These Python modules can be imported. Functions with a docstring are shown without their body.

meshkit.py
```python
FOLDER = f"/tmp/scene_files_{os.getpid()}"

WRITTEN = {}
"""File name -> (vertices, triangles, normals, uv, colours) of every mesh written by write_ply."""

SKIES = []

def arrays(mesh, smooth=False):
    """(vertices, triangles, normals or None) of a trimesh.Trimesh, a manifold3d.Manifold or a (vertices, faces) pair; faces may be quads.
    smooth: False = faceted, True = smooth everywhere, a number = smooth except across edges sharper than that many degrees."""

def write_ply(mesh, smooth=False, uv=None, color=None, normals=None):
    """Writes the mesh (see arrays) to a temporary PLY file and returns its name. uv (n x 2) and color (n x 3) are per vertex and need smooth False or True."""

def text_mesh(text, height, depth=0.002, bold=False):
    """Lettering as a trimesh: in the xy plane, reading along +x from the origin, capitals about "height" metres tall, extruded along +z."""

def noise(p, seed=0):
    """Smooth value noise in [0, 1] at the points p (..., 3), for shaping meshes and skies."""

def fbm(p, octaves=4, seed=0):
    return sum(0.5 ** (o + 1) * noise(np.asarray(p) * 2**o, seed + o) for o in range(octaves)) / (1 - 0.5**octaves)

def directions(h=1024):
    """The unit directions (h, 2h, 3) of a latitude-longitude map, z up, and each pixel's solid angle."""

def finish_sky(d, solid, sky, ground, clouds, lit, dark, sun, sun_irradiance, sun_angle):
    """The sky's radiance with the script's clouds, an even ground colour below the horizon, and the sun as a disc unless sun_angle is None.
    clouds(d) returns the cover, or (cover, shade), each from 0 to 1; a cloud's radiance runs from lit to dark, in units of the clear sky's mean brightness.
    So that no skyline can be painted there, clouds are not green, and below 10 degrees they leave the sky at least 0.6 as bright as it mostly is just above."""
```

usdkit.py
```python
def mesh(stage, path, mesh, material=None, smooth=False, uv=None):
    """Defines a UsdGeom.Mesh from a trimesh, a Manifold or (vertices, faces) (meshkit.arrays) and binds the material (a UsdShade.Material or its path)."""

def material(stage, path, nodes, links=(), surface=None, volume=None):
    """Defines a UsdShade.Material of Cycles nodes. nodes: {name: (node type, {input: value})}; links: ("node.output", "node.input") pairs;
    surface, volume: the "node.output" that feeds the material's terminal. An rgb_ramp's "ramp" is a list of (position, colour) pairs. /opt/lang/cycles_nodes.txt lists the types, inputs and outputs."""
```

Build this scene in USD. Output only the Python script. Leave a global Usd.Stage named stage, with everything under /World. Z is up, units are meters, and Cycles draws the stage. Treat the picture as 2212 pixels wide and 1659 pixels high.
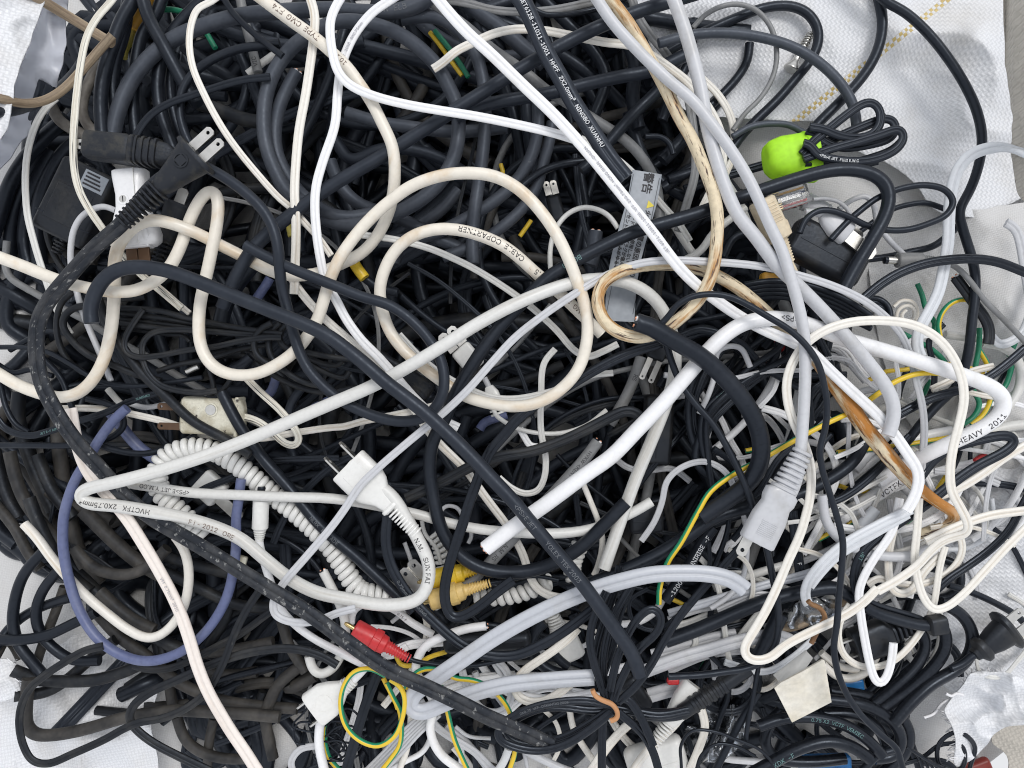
import glob, math, random
import numpy as np, trimesh, usdkit, meshkit
import manifold3d as m3
from scipy.spatial import cKDTree
from scipy.ndimage import gaussian_filter1d
from shapely.geometry import Polygon, box as sbox
from shapely import affinity
from pxr import Usd, UsdGeom, UsdLux, UsdShade, Gf, Sdf, Vt

random.seed(7); rng = np.random.default_rng(7)
stage = Usd.Stage.CreateInMemory()
UsdGeom.SetStageUpAxis(stage, 'Z'); UsdGeom.SetStageMetersPerUnit(stage, 1.0)
UsdGeom.Xform.Define(stage, '/World')

# ---- camera: hand-held phone looking straight down into the sack, about 0.5 m above the floor of the heap
HC, FPX, CX, CY = 0.50, 1597.0, 1106.0, 829.5          # camera height, focal length in picture units (2212 wide), centre
cam = UsdGeom.Camera.Define(stage, '/World/camera')
cam.AddTranslateOp().Set(Gf.Vec3d(0, 0, HC))
cam.CreateHorizontalApertureAttr(36.0); cam.CreateVerticalApertureAttr(27.0)
cam.CreateFocalLengthAttr(36.0 * FPX / 2212)
cam.CreateClippingRangeAttr(Gf.Vec2f(0.02, 50))
cam.CreateExposureAttr(-0.08)

# ---- overcast daylight
SUN = np.array([0.25, 0.42, 0.9]); SUN /= np.linalg.norm(SUN)
dome = UsdLux.DomeLight.Define(stage, '/World/sky')
dome.GetPrim().SetCustomDataByKey('kind', 'structure')
usdkit.material(stage, '/World/Looks/sky', {
    'sky': ('sky_texture', {'sky_type': 'single_scattering', 'sun_disc': False, 'sun_elevation': math.asin(SUN[2]), 'sun_rotation': math.atan2(SUN[0], SUN[1])}),
    'tc': ('texture_coordinate', {}),
    'n': ('noise_texture', {'scale': 1.6, 'detail': 4.0, 'roughness': 0.55}),
    'r': ('rgb_ramp', {'ramp': [(0.3, (0.75, 0.75, 0.75)), (0.7, (0.97, 0.97, 0.97))]}),
    'm': ('mix_color', {'b': (9.8, 9.95, 10.3), 'use_clamp': False}),
    'bg': ('background_shader', {'strength': 0.1})},
    [('tc.generated', 'n.vector'), ('n.fac', 'r.fac'), ('r.color', 'm.fac'), ('sky.color', 'm.a'), ('m.result', 'bg.color')], surface='bg.background')
UsdShade.MaterialBindingAPI.Apply(dome.GetPrim()).Bind(UsdShade.Material.Get(stage, '/World/Looks/sky'))
sun = UsdLux.DistantLight.Define(stage, '/World/sun')
sun.CreateNormalizeAttr(True); sun.CreateIntensityAttr(0.4); sun.CreateAngleAttr(24.0); sun.CreateColorAttr(Gf.Vec3f(1.0, 0.97, 0.93))
sun.AddTransformOp().Set(Gf.Matrix4d().SetRotate(Gf.Rotation(Gf.Vec3d(0, 0, 1), Gf.Vec3d(*SUN))))

# ---- naming
used_names = {}
def numbered(parent, name):
    k = parent + '/' + name; n = used_names.get(k, -1) + 1; used_names[k] = n
    return k if n == 0 else f'{k}_{n:03d}'
def tag(prim, label=None, cat=None, group=None, kind=None):
    for k, v in (('label', label), ('category', cat), ('group', group), ('kind', kind)):
        if v: prim.SetCustomDataByKey(k, v)
    return prim
def thing(name, label, cat, group=None, loc=(0, 0, 0)):
    x = UsdGeom.Xform.Define(stage, numbered('/World', name))
    x.AddTranslateOp().Set(Gf.Vec3d(*map(float, loc)))
    return tag(x.GetPrim(), label, cat, group)
def obj(name, mesh, mat, parent=None, smooth=35, uv=None, label=None):
    base = '/World' if parent is None else str(parent.GetPath())
    if parent is not None:                                  # the thing's own place is taken off its pieces
        top = stage.GetPrimAtPath('/'.join(base.split('/')[:3]))
        o = np.array(UsdGeom.Xformable(top).GetLocalTransformation().ExtractTranslation())
        v, f = meshkit.arrays(mesh)[:2]
        mesh = (np.asarray(v) - o, f)
    m = usdkit.mesh(stage, numbered(base, name), mesh, M[mat] if isinstance(mat, str) else mat, smooth=smooth, uv=uv)
    if label: m.GetPrim().SetCustomDataByKey('label', label)
    return m.GetPrim()

# ---- materials
M = {}
def mat(key, nodes, links, surface='p.BSDF', volume=None):
    M[key] = usdkit.material(stage, '/World/Looks/' + key, nodes, links, surface=surface, volume=volume)
def jacket(key, base, dirt=None, amount=0.5, soft=0.12, rough=0.45, scale=45.0, var=0.12, bump=0.25, spec=0.5, streak=True, spots=None, long=False, stain=None):
    """Cable sheath: base colour, patchy dirt drawn out along the cable (u is metres along it), fine grain."""
    d = dirt or base
    n = {'uv': ('uvmap', {'attribute': 'st'}), 'mp': ('mapping', {'scale': ((0.22, 0.13, 1.0) if long is True else (0.6, 0.11, 1.0)) if long else (1.0, 0.035, 1.0)}),
         'g': ('geometry', {}),
         'n1': ('noise_texture', {'scale': scale, 'detail': 5.0, 'roughness': 0.6}),
         'r1': ('rgb_ramp', {'ramp': [(max(0, amount - soft), (0, 0, 0)), (min(1, amount + soft), (1, 1, 1))]}),
         'mx': ('mix_color', {'a': base, 'b': d}),
         'n2': ('noise_texture', {'scale': scale * 9, 'detail': 3.0}),
         'r2': ('rgb_ramp', {'ramp': [(0.25, (1 - var,) * 3), (0.75, (1 + var,) * 3)]}),
         'mm': ('mix_color', {'blend_type': 'multiply', 'fac': 1.0, 'use_clamp': False}),
         'rr': ('map_range', {'from_min': 0.3, 'from_max': 0.7, 'to_min': rough - 0.06, 'to_max': rough + 0.1}),
         'b': ('bump', {'strength': bump, 'distance': 0.0003}),
         'p': ('principled_bsdf', {'specular_ior_level': spec, 'specular_tint': (0.74, 0.84, 1.0) if max(base) < 0.06 else (1, 1, 1)})}  # near-black sheaths: the blue sky reflection is put into the specular tint
    l = [('uv.UV', 'mp.vector') if streak else ('g.position', 'mp.vector')]
    src = 'g.position'
    if streak:
        n['add'] = ('vector_math', {'math_type': 'add'}); n['gs'] = ('vector_math', {'math_type': 'scale', 'scale': 0.10 if long else 0.35})
        l += [('g.position', 'gs.vector1'), ('mp.vector', 'add.vector1'), ('gs.vector', 'add.vector2')]
        src = 'add.vector'
    l += [(src, 'n1.vector'), ('g.position', 'n2.vector'), ('n1.fac', 'r1.fac'), ('r1.color', 'mx.fac'), ('mx.result', 'mm.a'), ('n2.fac', 'r2.fac'), ('r2.color', 'mm.b'),
          ('n2.fac', 'rr.value'), ('rr.result', 'p.roughness'), ('n2.fac', 'b.height'), ('b.normal', 'p.normal')]
    last = 'mm.result'
    if spots:
        n['n3'] = ('noise_texture', {'scale': spots[0], 'detail': 4.0, 'roughness': 0.65})
        n['r3'] = ('rgb_ramp', {'ramp': [(spots[1], (0, 0, 0)), (spots[1] + 0.05, (1, 1, 1))]})
        n['ms'] = ('mix_color', {'b': spots[2]})
        l += [(src, 'n3.vector'), ('n3.fac', 'r3.fac'), ('r3.color', 'ms.fac'), (last, 'ms.a')]
        last = 'ms.result'
    if stain:                                               # a stretch of the cable, u0 to u1 metres along it, stained through
        u0, u1, col, th = stain
        n.update({'su': ('separate_xyz', {}), 's0': ('map_range', {'from_min': u0, 'from_max': u0 + 0.03, 'clamp': True}), 's1': ('map_range', {'from_min': u1, 'from_max': u1 + 0.03, 'to_min': 1.0, 'to_max': 0.0, 'clamp': True}),
                  'sm': ('math', {'math_type': 'multiply'}), 'n4': ('noise_texture', {'scale': 36.0, 'detail': 5.0, 'roughness': 0.65}), 'r4': ('rgb_ramp', {'ramp': [(th - 0.05, (0, 0, 0)), (th + 0.05, (1, 1, 1))]}),
                  's2': ('math', {'math_type': 'multiply'}), 'sx': ('mix_color', {'b': col})})
        l += [('uv.UV', 'su.vector'), ('su.x', 's0.value'), ('su.x', 's1.value'), ('s0.result', 'sm.value1'), ('s1.result', 'sm.value2'), (src, 'n4.vector'), ('n4.fac', 'r4.fac'), ('sm.value', 's2.value1'), ('r4.color', 's2.value2'), ('s2.value', 'sx.fac'), (last, 'sx.a')]
        last = 'sx.result'
    l.append((last, 'p.base_color'))
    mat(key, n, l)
def plain(key, base, rough=0.4, metallic=0.0, spec=0.5, **kw):
    mat(key, {'g': ('geometry', {}), 'n': ('noise_texture', {'scale': 260.0, 'detail': 4.0}), 'r': ('rgb_ramp', {'ramp': [(0.3, tuple(c * 0.88 for c in base)), (0.7, tuple(min(1, c * 1.06) for c in base))]}),
              'b': ('bump', {'strength': 0.15, 'distance': 0.0003}), 'p': ('principled_bsdf', dict(roughness=rough, metallic=metallic, specular_ior_level=spec, **kw))},
        [('g.position', 'n.vector'), ('n.fac', 'r.fac'), ('r.color', 'p.base_color'), ('n.fac', 'b.height'), ('b.normal', 'p.normal')])
DUST = (0.10, 0.10, 0.10)
jacket('black', (0.0065, 0.0078, 0.0110), (0.013, 0.0148, 0.019), 0.57, rough=0.36, spec=0.38, bump=0.18)  # black and charcoal bases lean blue, painting in the sky reflection
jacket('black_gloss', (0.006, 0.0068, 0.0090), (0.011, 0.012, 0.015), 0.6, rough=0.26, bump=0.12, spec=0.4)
jacket('black_dusty', (0.010, 0.0104, 0.0116), (0.034, 0.033, 0.031), 0.57, rough=0.46, scale=60, bump=0.4, spec=0.34, spots=(200, 0.68, (0.09, 0.087, 0.08)))
jacket('black_crust', (0.012, 0.013, 0.016), (0.045, 0.045, 0.046), 0.54, soft=0.12, rough=0.52, scale=100, bump=0.6, spec=0.34, spots=(240, 0.60, (0.19, 0.19, 0.185)))
jacket('black_brown', (0.024, 0.0225, 0.021), (0.085, 0.078, 0.069), 0.53, soft=0.18, rough=0.55, scale=50, bump=0.35, spec=0.3)
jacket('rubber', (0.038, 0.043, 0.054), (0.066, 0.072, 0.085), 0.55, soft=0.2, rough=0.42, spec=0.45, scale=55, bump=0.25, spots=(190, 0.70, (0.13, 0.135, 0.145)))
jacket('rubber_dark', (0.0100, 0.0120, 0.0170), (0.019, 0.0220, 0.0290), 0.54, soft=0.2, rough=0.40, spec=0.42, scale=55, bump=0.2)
jacket('mid_grey', (0.20, 0.205, 0.21), (0.13, 0.13, 0.128), 0.58, rough=0.45)
jacket('grey_brown', (0.20, 0.185, 0.165), (0.09, 0.08, 0.07), 0.52, rough=0.55, scale=60)
jacket('light_grey', (0.52, 0.53, 0.555), (0.42, 0.42, 0.42), 0.66, rough=0.34, var=0.04, bump=0.06)
jacket('grey_blue', (0.46, 0.48, 0.52), (0.38, 0.385, 0.39), 0.66, rough=0.34, var=0.04, bump=0.06)
jacket('pale_blue', (0.62, 0.645, 0.68), (0.5, 0.51, 0.52), 0.66, rough=0.34, var=0.04, bump=0.06)
jacket('white', (0.79, 0.795, 0.81), (0.66, 0.65, 0.63), 0.70, rough=0.30, var=0.03, bump=0.05)
jacket('white_grey', (0.64, 0.64, 0.62), (0.46, 0.44, 0.40), 0.63, rough=0.36, scale=50, var=0.05, bump=0.08, spots=(150, 0.74, (0.2, 0.18, 0.16)), long=True)
jacket('cream', (0.75, 0.705, 0.62), (0.56, 0.40, 0.22), 0.63, soft=0.12, rough=0.33, scale=26, var=0.05, bump=0.07, spots=(120, 0.72, (0.42, 0.30, 0.17)))
jacket('cream_white', (0.76, 0.735, 0.68), (0.56, 0.48, 0.37), 0.64, soft=0.10, rough=0.36, scale=50, var=0.05, bump=0.08, spots=(160, 0.71, (0.2, 0.16, 0.12)), long=True)
jacket('white_flecked', (0.72, 0.70, 0.62), (0.46, 0.40, 0.31), 0.6, rough=0.42, scale=70, var=0.06, bump=0.12, spots=(85, 0.56, (0.03, 0.03, 0.035)), long=True)
jacket('pinkish_white', (0.78, 0.72, 0.67), (0.64, 0.56, 0.50), 0.62, rough=0.36, var=0.04, bump=0.07, long=True)
jacket('beige_dirty', (0.36, 0.28, 0.19), (0.16, 0.115, 0.075), 0.52, soft=0.14, rough=0.55, scale=80, bump=0.5, long=True)
jacket('peeling', (0.68, 0.58, 0.41), (0.42, 0.22, 0.07), 0.56, soft=0.07, rough=0.5, scale=48, bump=0.9, spots=(95, 0.565, (0.07, 0.04, 0.03)), long='short', stain=(0.43, 0.56, (0.42, 0.17, 0.025), 0.47))
jacket('blue', (0.095, 0.115, 0.225), (0.13, 0.15, 0.25), 0.6, rough=0.38, bump=0.1)
jacket('green', (0.012, 0.20, 0.105), (0.02, 0.15, 0.09), 0.6, rough=0.35)
jacket('yellow', (0.70, 0.48, 0.035), (0.60, 0.40, 0.04), 0.6, rough=0.36)
jacket('yellow_dull', (0.42, 0.36, 0.07), (0.25, 0.2, 0.05), 0.55, rough=0.5)
jacket('orange', (0.52, 0.27, 0.025), (0.35, 0.18, 0.03), 0.55, rough=0.5)
jacket('red', (0.56, 0.035, 0.04), (0.45, 0.03, 0.035), 0.6, rough=0.4)
jacket('pale_yellow', (0.70, 0.50, 0.18), (0.60, 0.42, 0.16), 0.6, rough=0.4, streak=False)
jacket('plug_white', (0.72, 0.72, 0.70), (0.58, 0.56, 0.52), 0.66, rough=0.30, streak=False, var=0.03, bump=0.03)
jacket('plug_black', (0.011, 0.0115, 0.013), (0.03, 0.0285, 0.026), 0.6, rough=0.40, streak=False, scale=70, bump=0.2, spec=0.4)
jacket('plug_dirty', (0.013, 0.0135, 0.0155), (0.042, 0.039, 0.032), 0.60, soft=0.1, rough=0.5, streak=False, scale=120, bump=0.4, spec=0.38)
jacket('plug_grey', (0.48, 0.49, 0.515), (0.40, 0.40, 0.40), 0.64, rough=0.36, streak=False, var=0.04, bump=0.05)
jacket('plug_stained', (0.62, 0.60, 0.50), (0.36, 0.32, 0.22), 0.56, rough=0.4, streak=False, scale=90, spots=(160, 0.66, (0.06, 0.05, 0.04)))
jacket('plug_cream', (0.66, 0.57, 0.42), (0.52, 0.43, 0.30), 0.6, rough=0.4, streak=False)
plain('steel', (0.62, 0.61, 0.58), 0.32, 1.0)
plain('brass_dark', (0.10, 0.055, 0.03), 0.45, 0.3)
plain('brass', (0.55, 0.42, 0.2), 0.3, 1.0)
plain('copper', (0.75, 0.36, 0.22), 0.4, 0.8)
plain('ink', (0.02, 0.02, 0.025), 0.6)
plain('ink_brown', (0.16, 0.11, 0.09), 0.6)
plain('ink_grey', (0.34, 0.34, 0.38), 0.6)
plain('print_white', (0.62, 0.64, 0.66), 0.6)
plain('print_faint', (0.13, 0.14, 0.155), 0.6)
plain('print_teal', (0.14, 0.26, 0.26), 0.6)
mat('earth', {'uv': ('uvmap', {'attribute': 'st'}), 's': ('separate_xyz', {}), 'k': ('math', {'math_type': 'multiply', 'value2': 1.1}), 'a': ('math', {'math_type': 'add'}), 'f': ('math', {'math_type': 'fraction'}),
              'r': ('rgb_ramp', {'ramp': [(0.0, (0.012, 0.23, 0.115)), (0.48, (0.012, 0.23, 0.115)), (0.5, (0.72, 0.50, 0.03)), (0.98, (0.72, 0.50, 0.03)), (1.0, (0.012, 0.23, 0.115))]}),
              'p': ('principled_bsdf', {'roughness': 0.36})},
    [('uv.UV', 's.vector'), ('s.x', 'k.value1'), ('k.value', 'a.value1'), ('s.y', 'a.value2'), ('a.value', 'f.value1'), ('f.value', 'r.fac'), ('r.color', 'p.base_color')])
# ---- cables: each is a path given on the photograph's layout, a width and an order in the heap; their heights are then settled so that they rest on each other
S = 0.34722
TILES = {'O': (0, 0, 1), 'A': (0, 0, S), 'B': (713.2, 0, S), 'C': (1443.9, 0, S), 'D': (0, 548.6, S), 'E': (713.2, 548.6, S), 'F': (1443.9, 548.6, S), 'G': (0, 1083, S), 'H': (713.2, 1083, S), 'I': (1443.9, 1083, S),
         'a': (0, 0, .1984), 'b': (0, 274.3, .1984), 'c': (1700.7, 548.6, .23146), 'd': (1700.7, 877.8, .23146)}
def parse(path, layer, tile='O'):
    out, roll, ws, joins = [], 0.0, 1.0, []
    for tok in path.split():
        if tok[0] == '@': layer = float(tok[1:]); continue
        if tok[0] == '*': ws = float(tok[1:]); continue
        if tok[0] == '~': roll = float(tok[1:]); continue
        if tok[0].isalpha():
            if out and tok[0] != tile: joins.append(len(out))
            tile, tok = tok[0], tok[1:]
        x, y = map(float, tok.split(','))
        ox, oy, s = TILES[tile]
        out.append((ox + x * s, oy + y * s, layer, roll, ws))
    return mend(out, joins)
def turning(p):
    d = np.diff(np.array(p)[:, :2], axis=0); a = np.arctan2(d[:, 1], d[:, 0])
    return np.sum(np.abs((np.diff(a) + np.pi) % (2 * np.pi) - np.pi) ** 1.5)
def mend(out, joins):
    """Where the layout sheets overlap a path may step back on itself: the doubled points are merged there."""
    for i in reversed(joins):
        lo, hi = max(0, i - 4), min(len(out), i + 4)
        if hi - lo < 4: continue
        w, m = out[lo:hi], i - lo; mid = tuple((np.array(w[m - 1]) + np.array(w[m])) / 2)
        tries = [w] + [w[:m - a] + w[m + b:] for a in (0, 1, 2) for b in (0, 1, 2) if a + b and m - a > 0 and m + b < len(w)] + [w[:m - 1] + [mid] + w[m + 1:]]
        keep = np.linalg.norm(np.array(w[m - 1][:2]) - np.array(w[m][:2])) < 110
        if keep:
            cost = [turning(q) + 0.12 * (len(w) - len(q)) if len(q) > 3 else 1e9 for q in tries]
            out = out[:lo] + tries[int(np.argmin(cost))] + out[hi:]
    return np.array(out)
def pt(s): return parse(s, 0)[0, :2]
def unproject(x, y, h):
    d = HC - np.asarray(h, float)
    return np.stack([(np.asarray(x) - CX) * d / FPX, -(np.asarray(y) - CY) * d / FPX, np.asarray(h, float) + 0 * d], -1)
def spline(p, step):
    """Centripetal Catmull-Rom through the rows of p (x, y first), resampled evenly."""
    if len(p) == 2: p = np.vstack([p[0], (p[0] + p[1]) / 2, p[1]])
    q = np.vstack([2 * p[0] - p[1], p, 2 * p[-1] - p[-2]])
    t = np.concatenate([[0], np.cumsum(np.maximum(np.linalg.norm(np.diff(q[:, :2], axis=0), axis=1), 1e-3) ** 0.5)])
    out = []
    for i in range(1, len(q) - 2):
        n = max(2, int(np.linalg.norm(q[i + 1, :2] - q[i, :2]) / 2.5))
        u = np.linspace(t[i], t[i + 1], n, endpoint=False)[:, None]
        A1 = (t[i] - u) / (t[i] - t[i-1]) * q[i-1] + (u - t[i-1]) / (t[i] - t[i-1]) * q[i]
        A2 = (t[i+1] - u) / (t[i+1] - t[i]) * q[i] + (u - t[i]) / (t[i+1] - t[i]) * q[i+1]
        A3 = (t[i+2] - u) / (t[i+2] - t[i+1]) * q[i+1] + (u - t[i+1]) / (t[i+2] - t[i+1]) * q[i+2]
        B1 = (t[i+1] - u) / (t[i+1] - t[i-1]) * A1 + (u - t[i-1]) / (t[i+1] - t[i-1]) * A2
        B2 = (t[i+2] - u) / (t[i+2] - t[i]) * A2 + (u - t[i]) / (t[i+2] - t[i]) * A3
        out.append((t[i+1] - u) / (t[i+1] - t[i]) * B1 + (u - t[i]) / (t[i+1] - t[i]) * B2)
    out = np.vstack(out + [q[-2][None]])
    s = np.concatenate([[0], np.cumsum(np.linalg.norm(np.diff(out[:, :2], axis=0), axis=1))])
    n = max(5, int(s[-1] / step) + 1)
    g = np.linspace(0, s[-1], n)
    return np.stack([np.interp(g, s, out[:, k]) for k in range(out.shape[1])], 1)
CABLES = []
LAYER_H = 0.0105
NAMES = {'r': 'power_cable', 'f': 'twin_cord', 'c': 'coiled_cord'}
def c(kind, mat, w, layer, path, label, name=None, cat=None, group=None, text=(), ends=(None, None), plug=None, amp=None, step=None):
    p = parse(path, layer)
    def out_of(q): return not (14 < q[0] < 2198 and 14 < q[1] < 1645)
    if not (plug and plug[0] == 'start') and out_of(p[0]):
        e = p[0].copy(); d = p[0, :2] - p[1, :2]; e[:2] += d / np.linalg.norm(d) * 110; p = np.vstack([e, p])
    if not (plug and plug[0] == 'end') and out_of(p[-1]):
        e = p[-1].copy(); d = p[-1, :2] - p[-2, :2]; e[:2] += d / np.linalg.norm(d) * 110; p = np.vstack([p, e])
    s = spline(p, step or (5.0 if w < 18 else 6.5))
    if len(s) > 12:
        e = s[[0, -1]].copy(); s[:, :2] = gaussian_filter1d(s[:, :2], min(2.0, 0.09 * w), axis=0, mode='nearest'); s[[0, -1]] = e
    # a little life: cables are never perfectly fair curves
    CABLES.append(dict(kind=kind, mat=mat, w=float(w), label=label, name=name or ('rubber_cable' if kind == 'r' and 'rubber' in mat else 'thin_cable' if kind == 'r' and w < 14 else NAMES[kind]), cat=cat or ('cord' if kind != 'r' else 'cable'), group=group, text=text, ends=ends, plug=plug, s=s, amp=amp))
def item(fn, w, thick, layer, path):
    """A free-standing thing: fn(frame) builds it once the heap has settled; the path runs through its body and ends at its tip."""
    CABLES.append(dict(kind='r', w=float(w), s=spline(parse(path, layer), 5.0), plug=('start', None, 1e9, w, thick), item=fn))
def floor_h(x, y):
    """Height of the sack's floor under the heap: a bowl."""
    r = np.hypot((x - 930) / 900, (y - 840) / 800); t = np.clip((r - 0.5) / 0.55, 0, 1)
    return -0.085 + 0.093 * t * t * (3 - 2 * t) + 0.010 * np.clip((x - 1400) / 300, 0, 1)
def settle():
    for k, q in enumerate(CABLES): q['i'] = k
    X = np.concatenate([q['s'][:, 0] for q in CABLES]); Y = np.concatenate([q['s'][:, 1] for q in CABLES])
    L = np.concatenate([q['s'][:, 2] for q in CABLES]); ID = np.concatenate([np.full(len(q['s']), k) for k, q in enumerate(CABLES)])
    pxm = 0.40 / FPX
    A, T, ARC = [], [], []
    for q in CABLES:
        n = len(q['s']); w = q['w'] * q['s'][:, 4]; t = w * {'f': 0.29, 's': 0.06}.get(q['kind'], 0.5)
        w = w * 0.5
        arc = np.concatenate([[0], np.cumsum(np.linalg.norm(np.diff(q['s'][:, :2], axis=0), axis=1))])
        if q['plug']:
            d = arc if q['plug'][0] == 'start' else arc[-1] - arc
            inside = d < q['plug'][2]; w[inside] = np.maximum(w[inside], q['plug'][3] * 0.45); t[inside] = np.maximum(t[inside], q['plug'][4] * 0.5)
        A.append(w); T.append(t * pxm); ARC.append(arc)
    A, T, ARC = map(np.concatenate, (A, T, ARC))
    order = L + 0.004 * ID / len(CABLES) + 1e-6 * ARC
    pick = np.arange(0, len(X), 2)
    tree = cKDTree(np.stack([X, Y], 1)[pick])
    pr = tree.query_pairs(64.0, output_type='ndarray'); i, j = pick[pr[:, 0]], pick[pr[:, 1]]
    d = np.hypot(X[i] - X[j], Y[i] - Y[j]); reach = A[i] + A[j]
    ok = (d < reach) & ((ID[i] != ID[j]) | (np.abs(ARC[i] - ARC[j]) > 3.2 * reach))
    i, j, d, reach = i[ok], j[ok], d[ok], reach[ok]
    sw = order[i] < order[j]; i[sw], j[sw] = j[sw], i[sw]
    need = (T[i] + T[j]) * np.sqrt(np.maximum(1 - (d / reach) ** 2, 0))
    h0 = L * LAYER_H; fl = ground(X, Y) + T
    h = np.maximum(h0 + rng.normal(0, 0.0005, len(h0)), fl)
    same = ID[1:] == ID[:-1]; inner = np.zeros(len(h), bool); inner[1:-1] = same[1:] & same[:-1]
    starts = np.concatenate([[0], np.flatnonzero(~same) + 1]); stops = np.concatenate([starts[1:] - 1, [len(h) - 1]])
    N = len(h); SIG = [max(34, 2.4 * q['w']) / np.linalg.norm(np.diff(q['s'][:2, :2], axis=0)) for q in CABLES]
    for it in range(170):
        v = need - (h[i] - h[j]); on = v > 0
        a, b, v = i[on], j[on], v[on]
        num = np.bincount(a, v * v, N) - np.bincount(b, v * v, N); den = np.bincount(a, v, N) + np.bincount(b, v, N)
        h = h + 0.7 * num / np.maximum(den, 1e-9)
        k_ = 1.0 if it < 120 else 0.6
        for s_, e_, g_ in zip(starts, stops, SIG):
            h[s_:e_ + 1] = gaussian_filter1d(h[s_:e_ + 1], k_ * g_, mode='nearest')
        h = h + 0.05 * (h0 - h)
        h = np.maximum(h, fl)
        h = np.minimum(h, 0.185)
    for s_, e_, g_ in zip(starts, stops, SIG):
        h[s_:e_ + 1] = gaussian_filter1d(h[s_:e_ + 1], 0.6 * g_, mode='nearest')
    print('settle', N, len(i), h.min(), h.max(), 'mean violation mm', 1000 * np.maximum(need - (h[i] - h[j]), 0).mean())
    at = 0
    for q in CABLES:
        n = len(q['s']); q['h'] = h[at:at + n]; at += n
def frames(P):
    t = np.gradient(P, axis=0); t /= np.linalg.norm(t, axis=1, keepdims=True) + 1e-12
    n = np.cross(t, [0, 0, 1.0]); n /= np.linalg.norm(n, axis=1, keepdims=True) + 1e-9
    n = -n                                                  # left of the running direction
    b = np.cross(t, n)                                      # up
    return t, n, b
def section(kind, sides):
    th = np.linspace(-math.pi / 2, 1.5 * math.pi, sides + 1)
    y, z = np.cos(th), np.sin(th)
    if kind == 's': z = 0.05 * z                            # flat strip
    if kind == 'f':                                         # twin flat cord: two lobes and a groove between
        th = np.linspace(-math.pi / 2, 1.5 * math.pi, 29); y = np.cos(th)
        y = np.sign(y) * np.abs(y) ** 1.25; z = np.sin(th)
        z = 0.52 * np.sign(z) * np.abs(z) ** 0.8 * (1 - 0.62 * np.exp(-(y / 0.13) ** 2))
    return y, z
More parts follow.
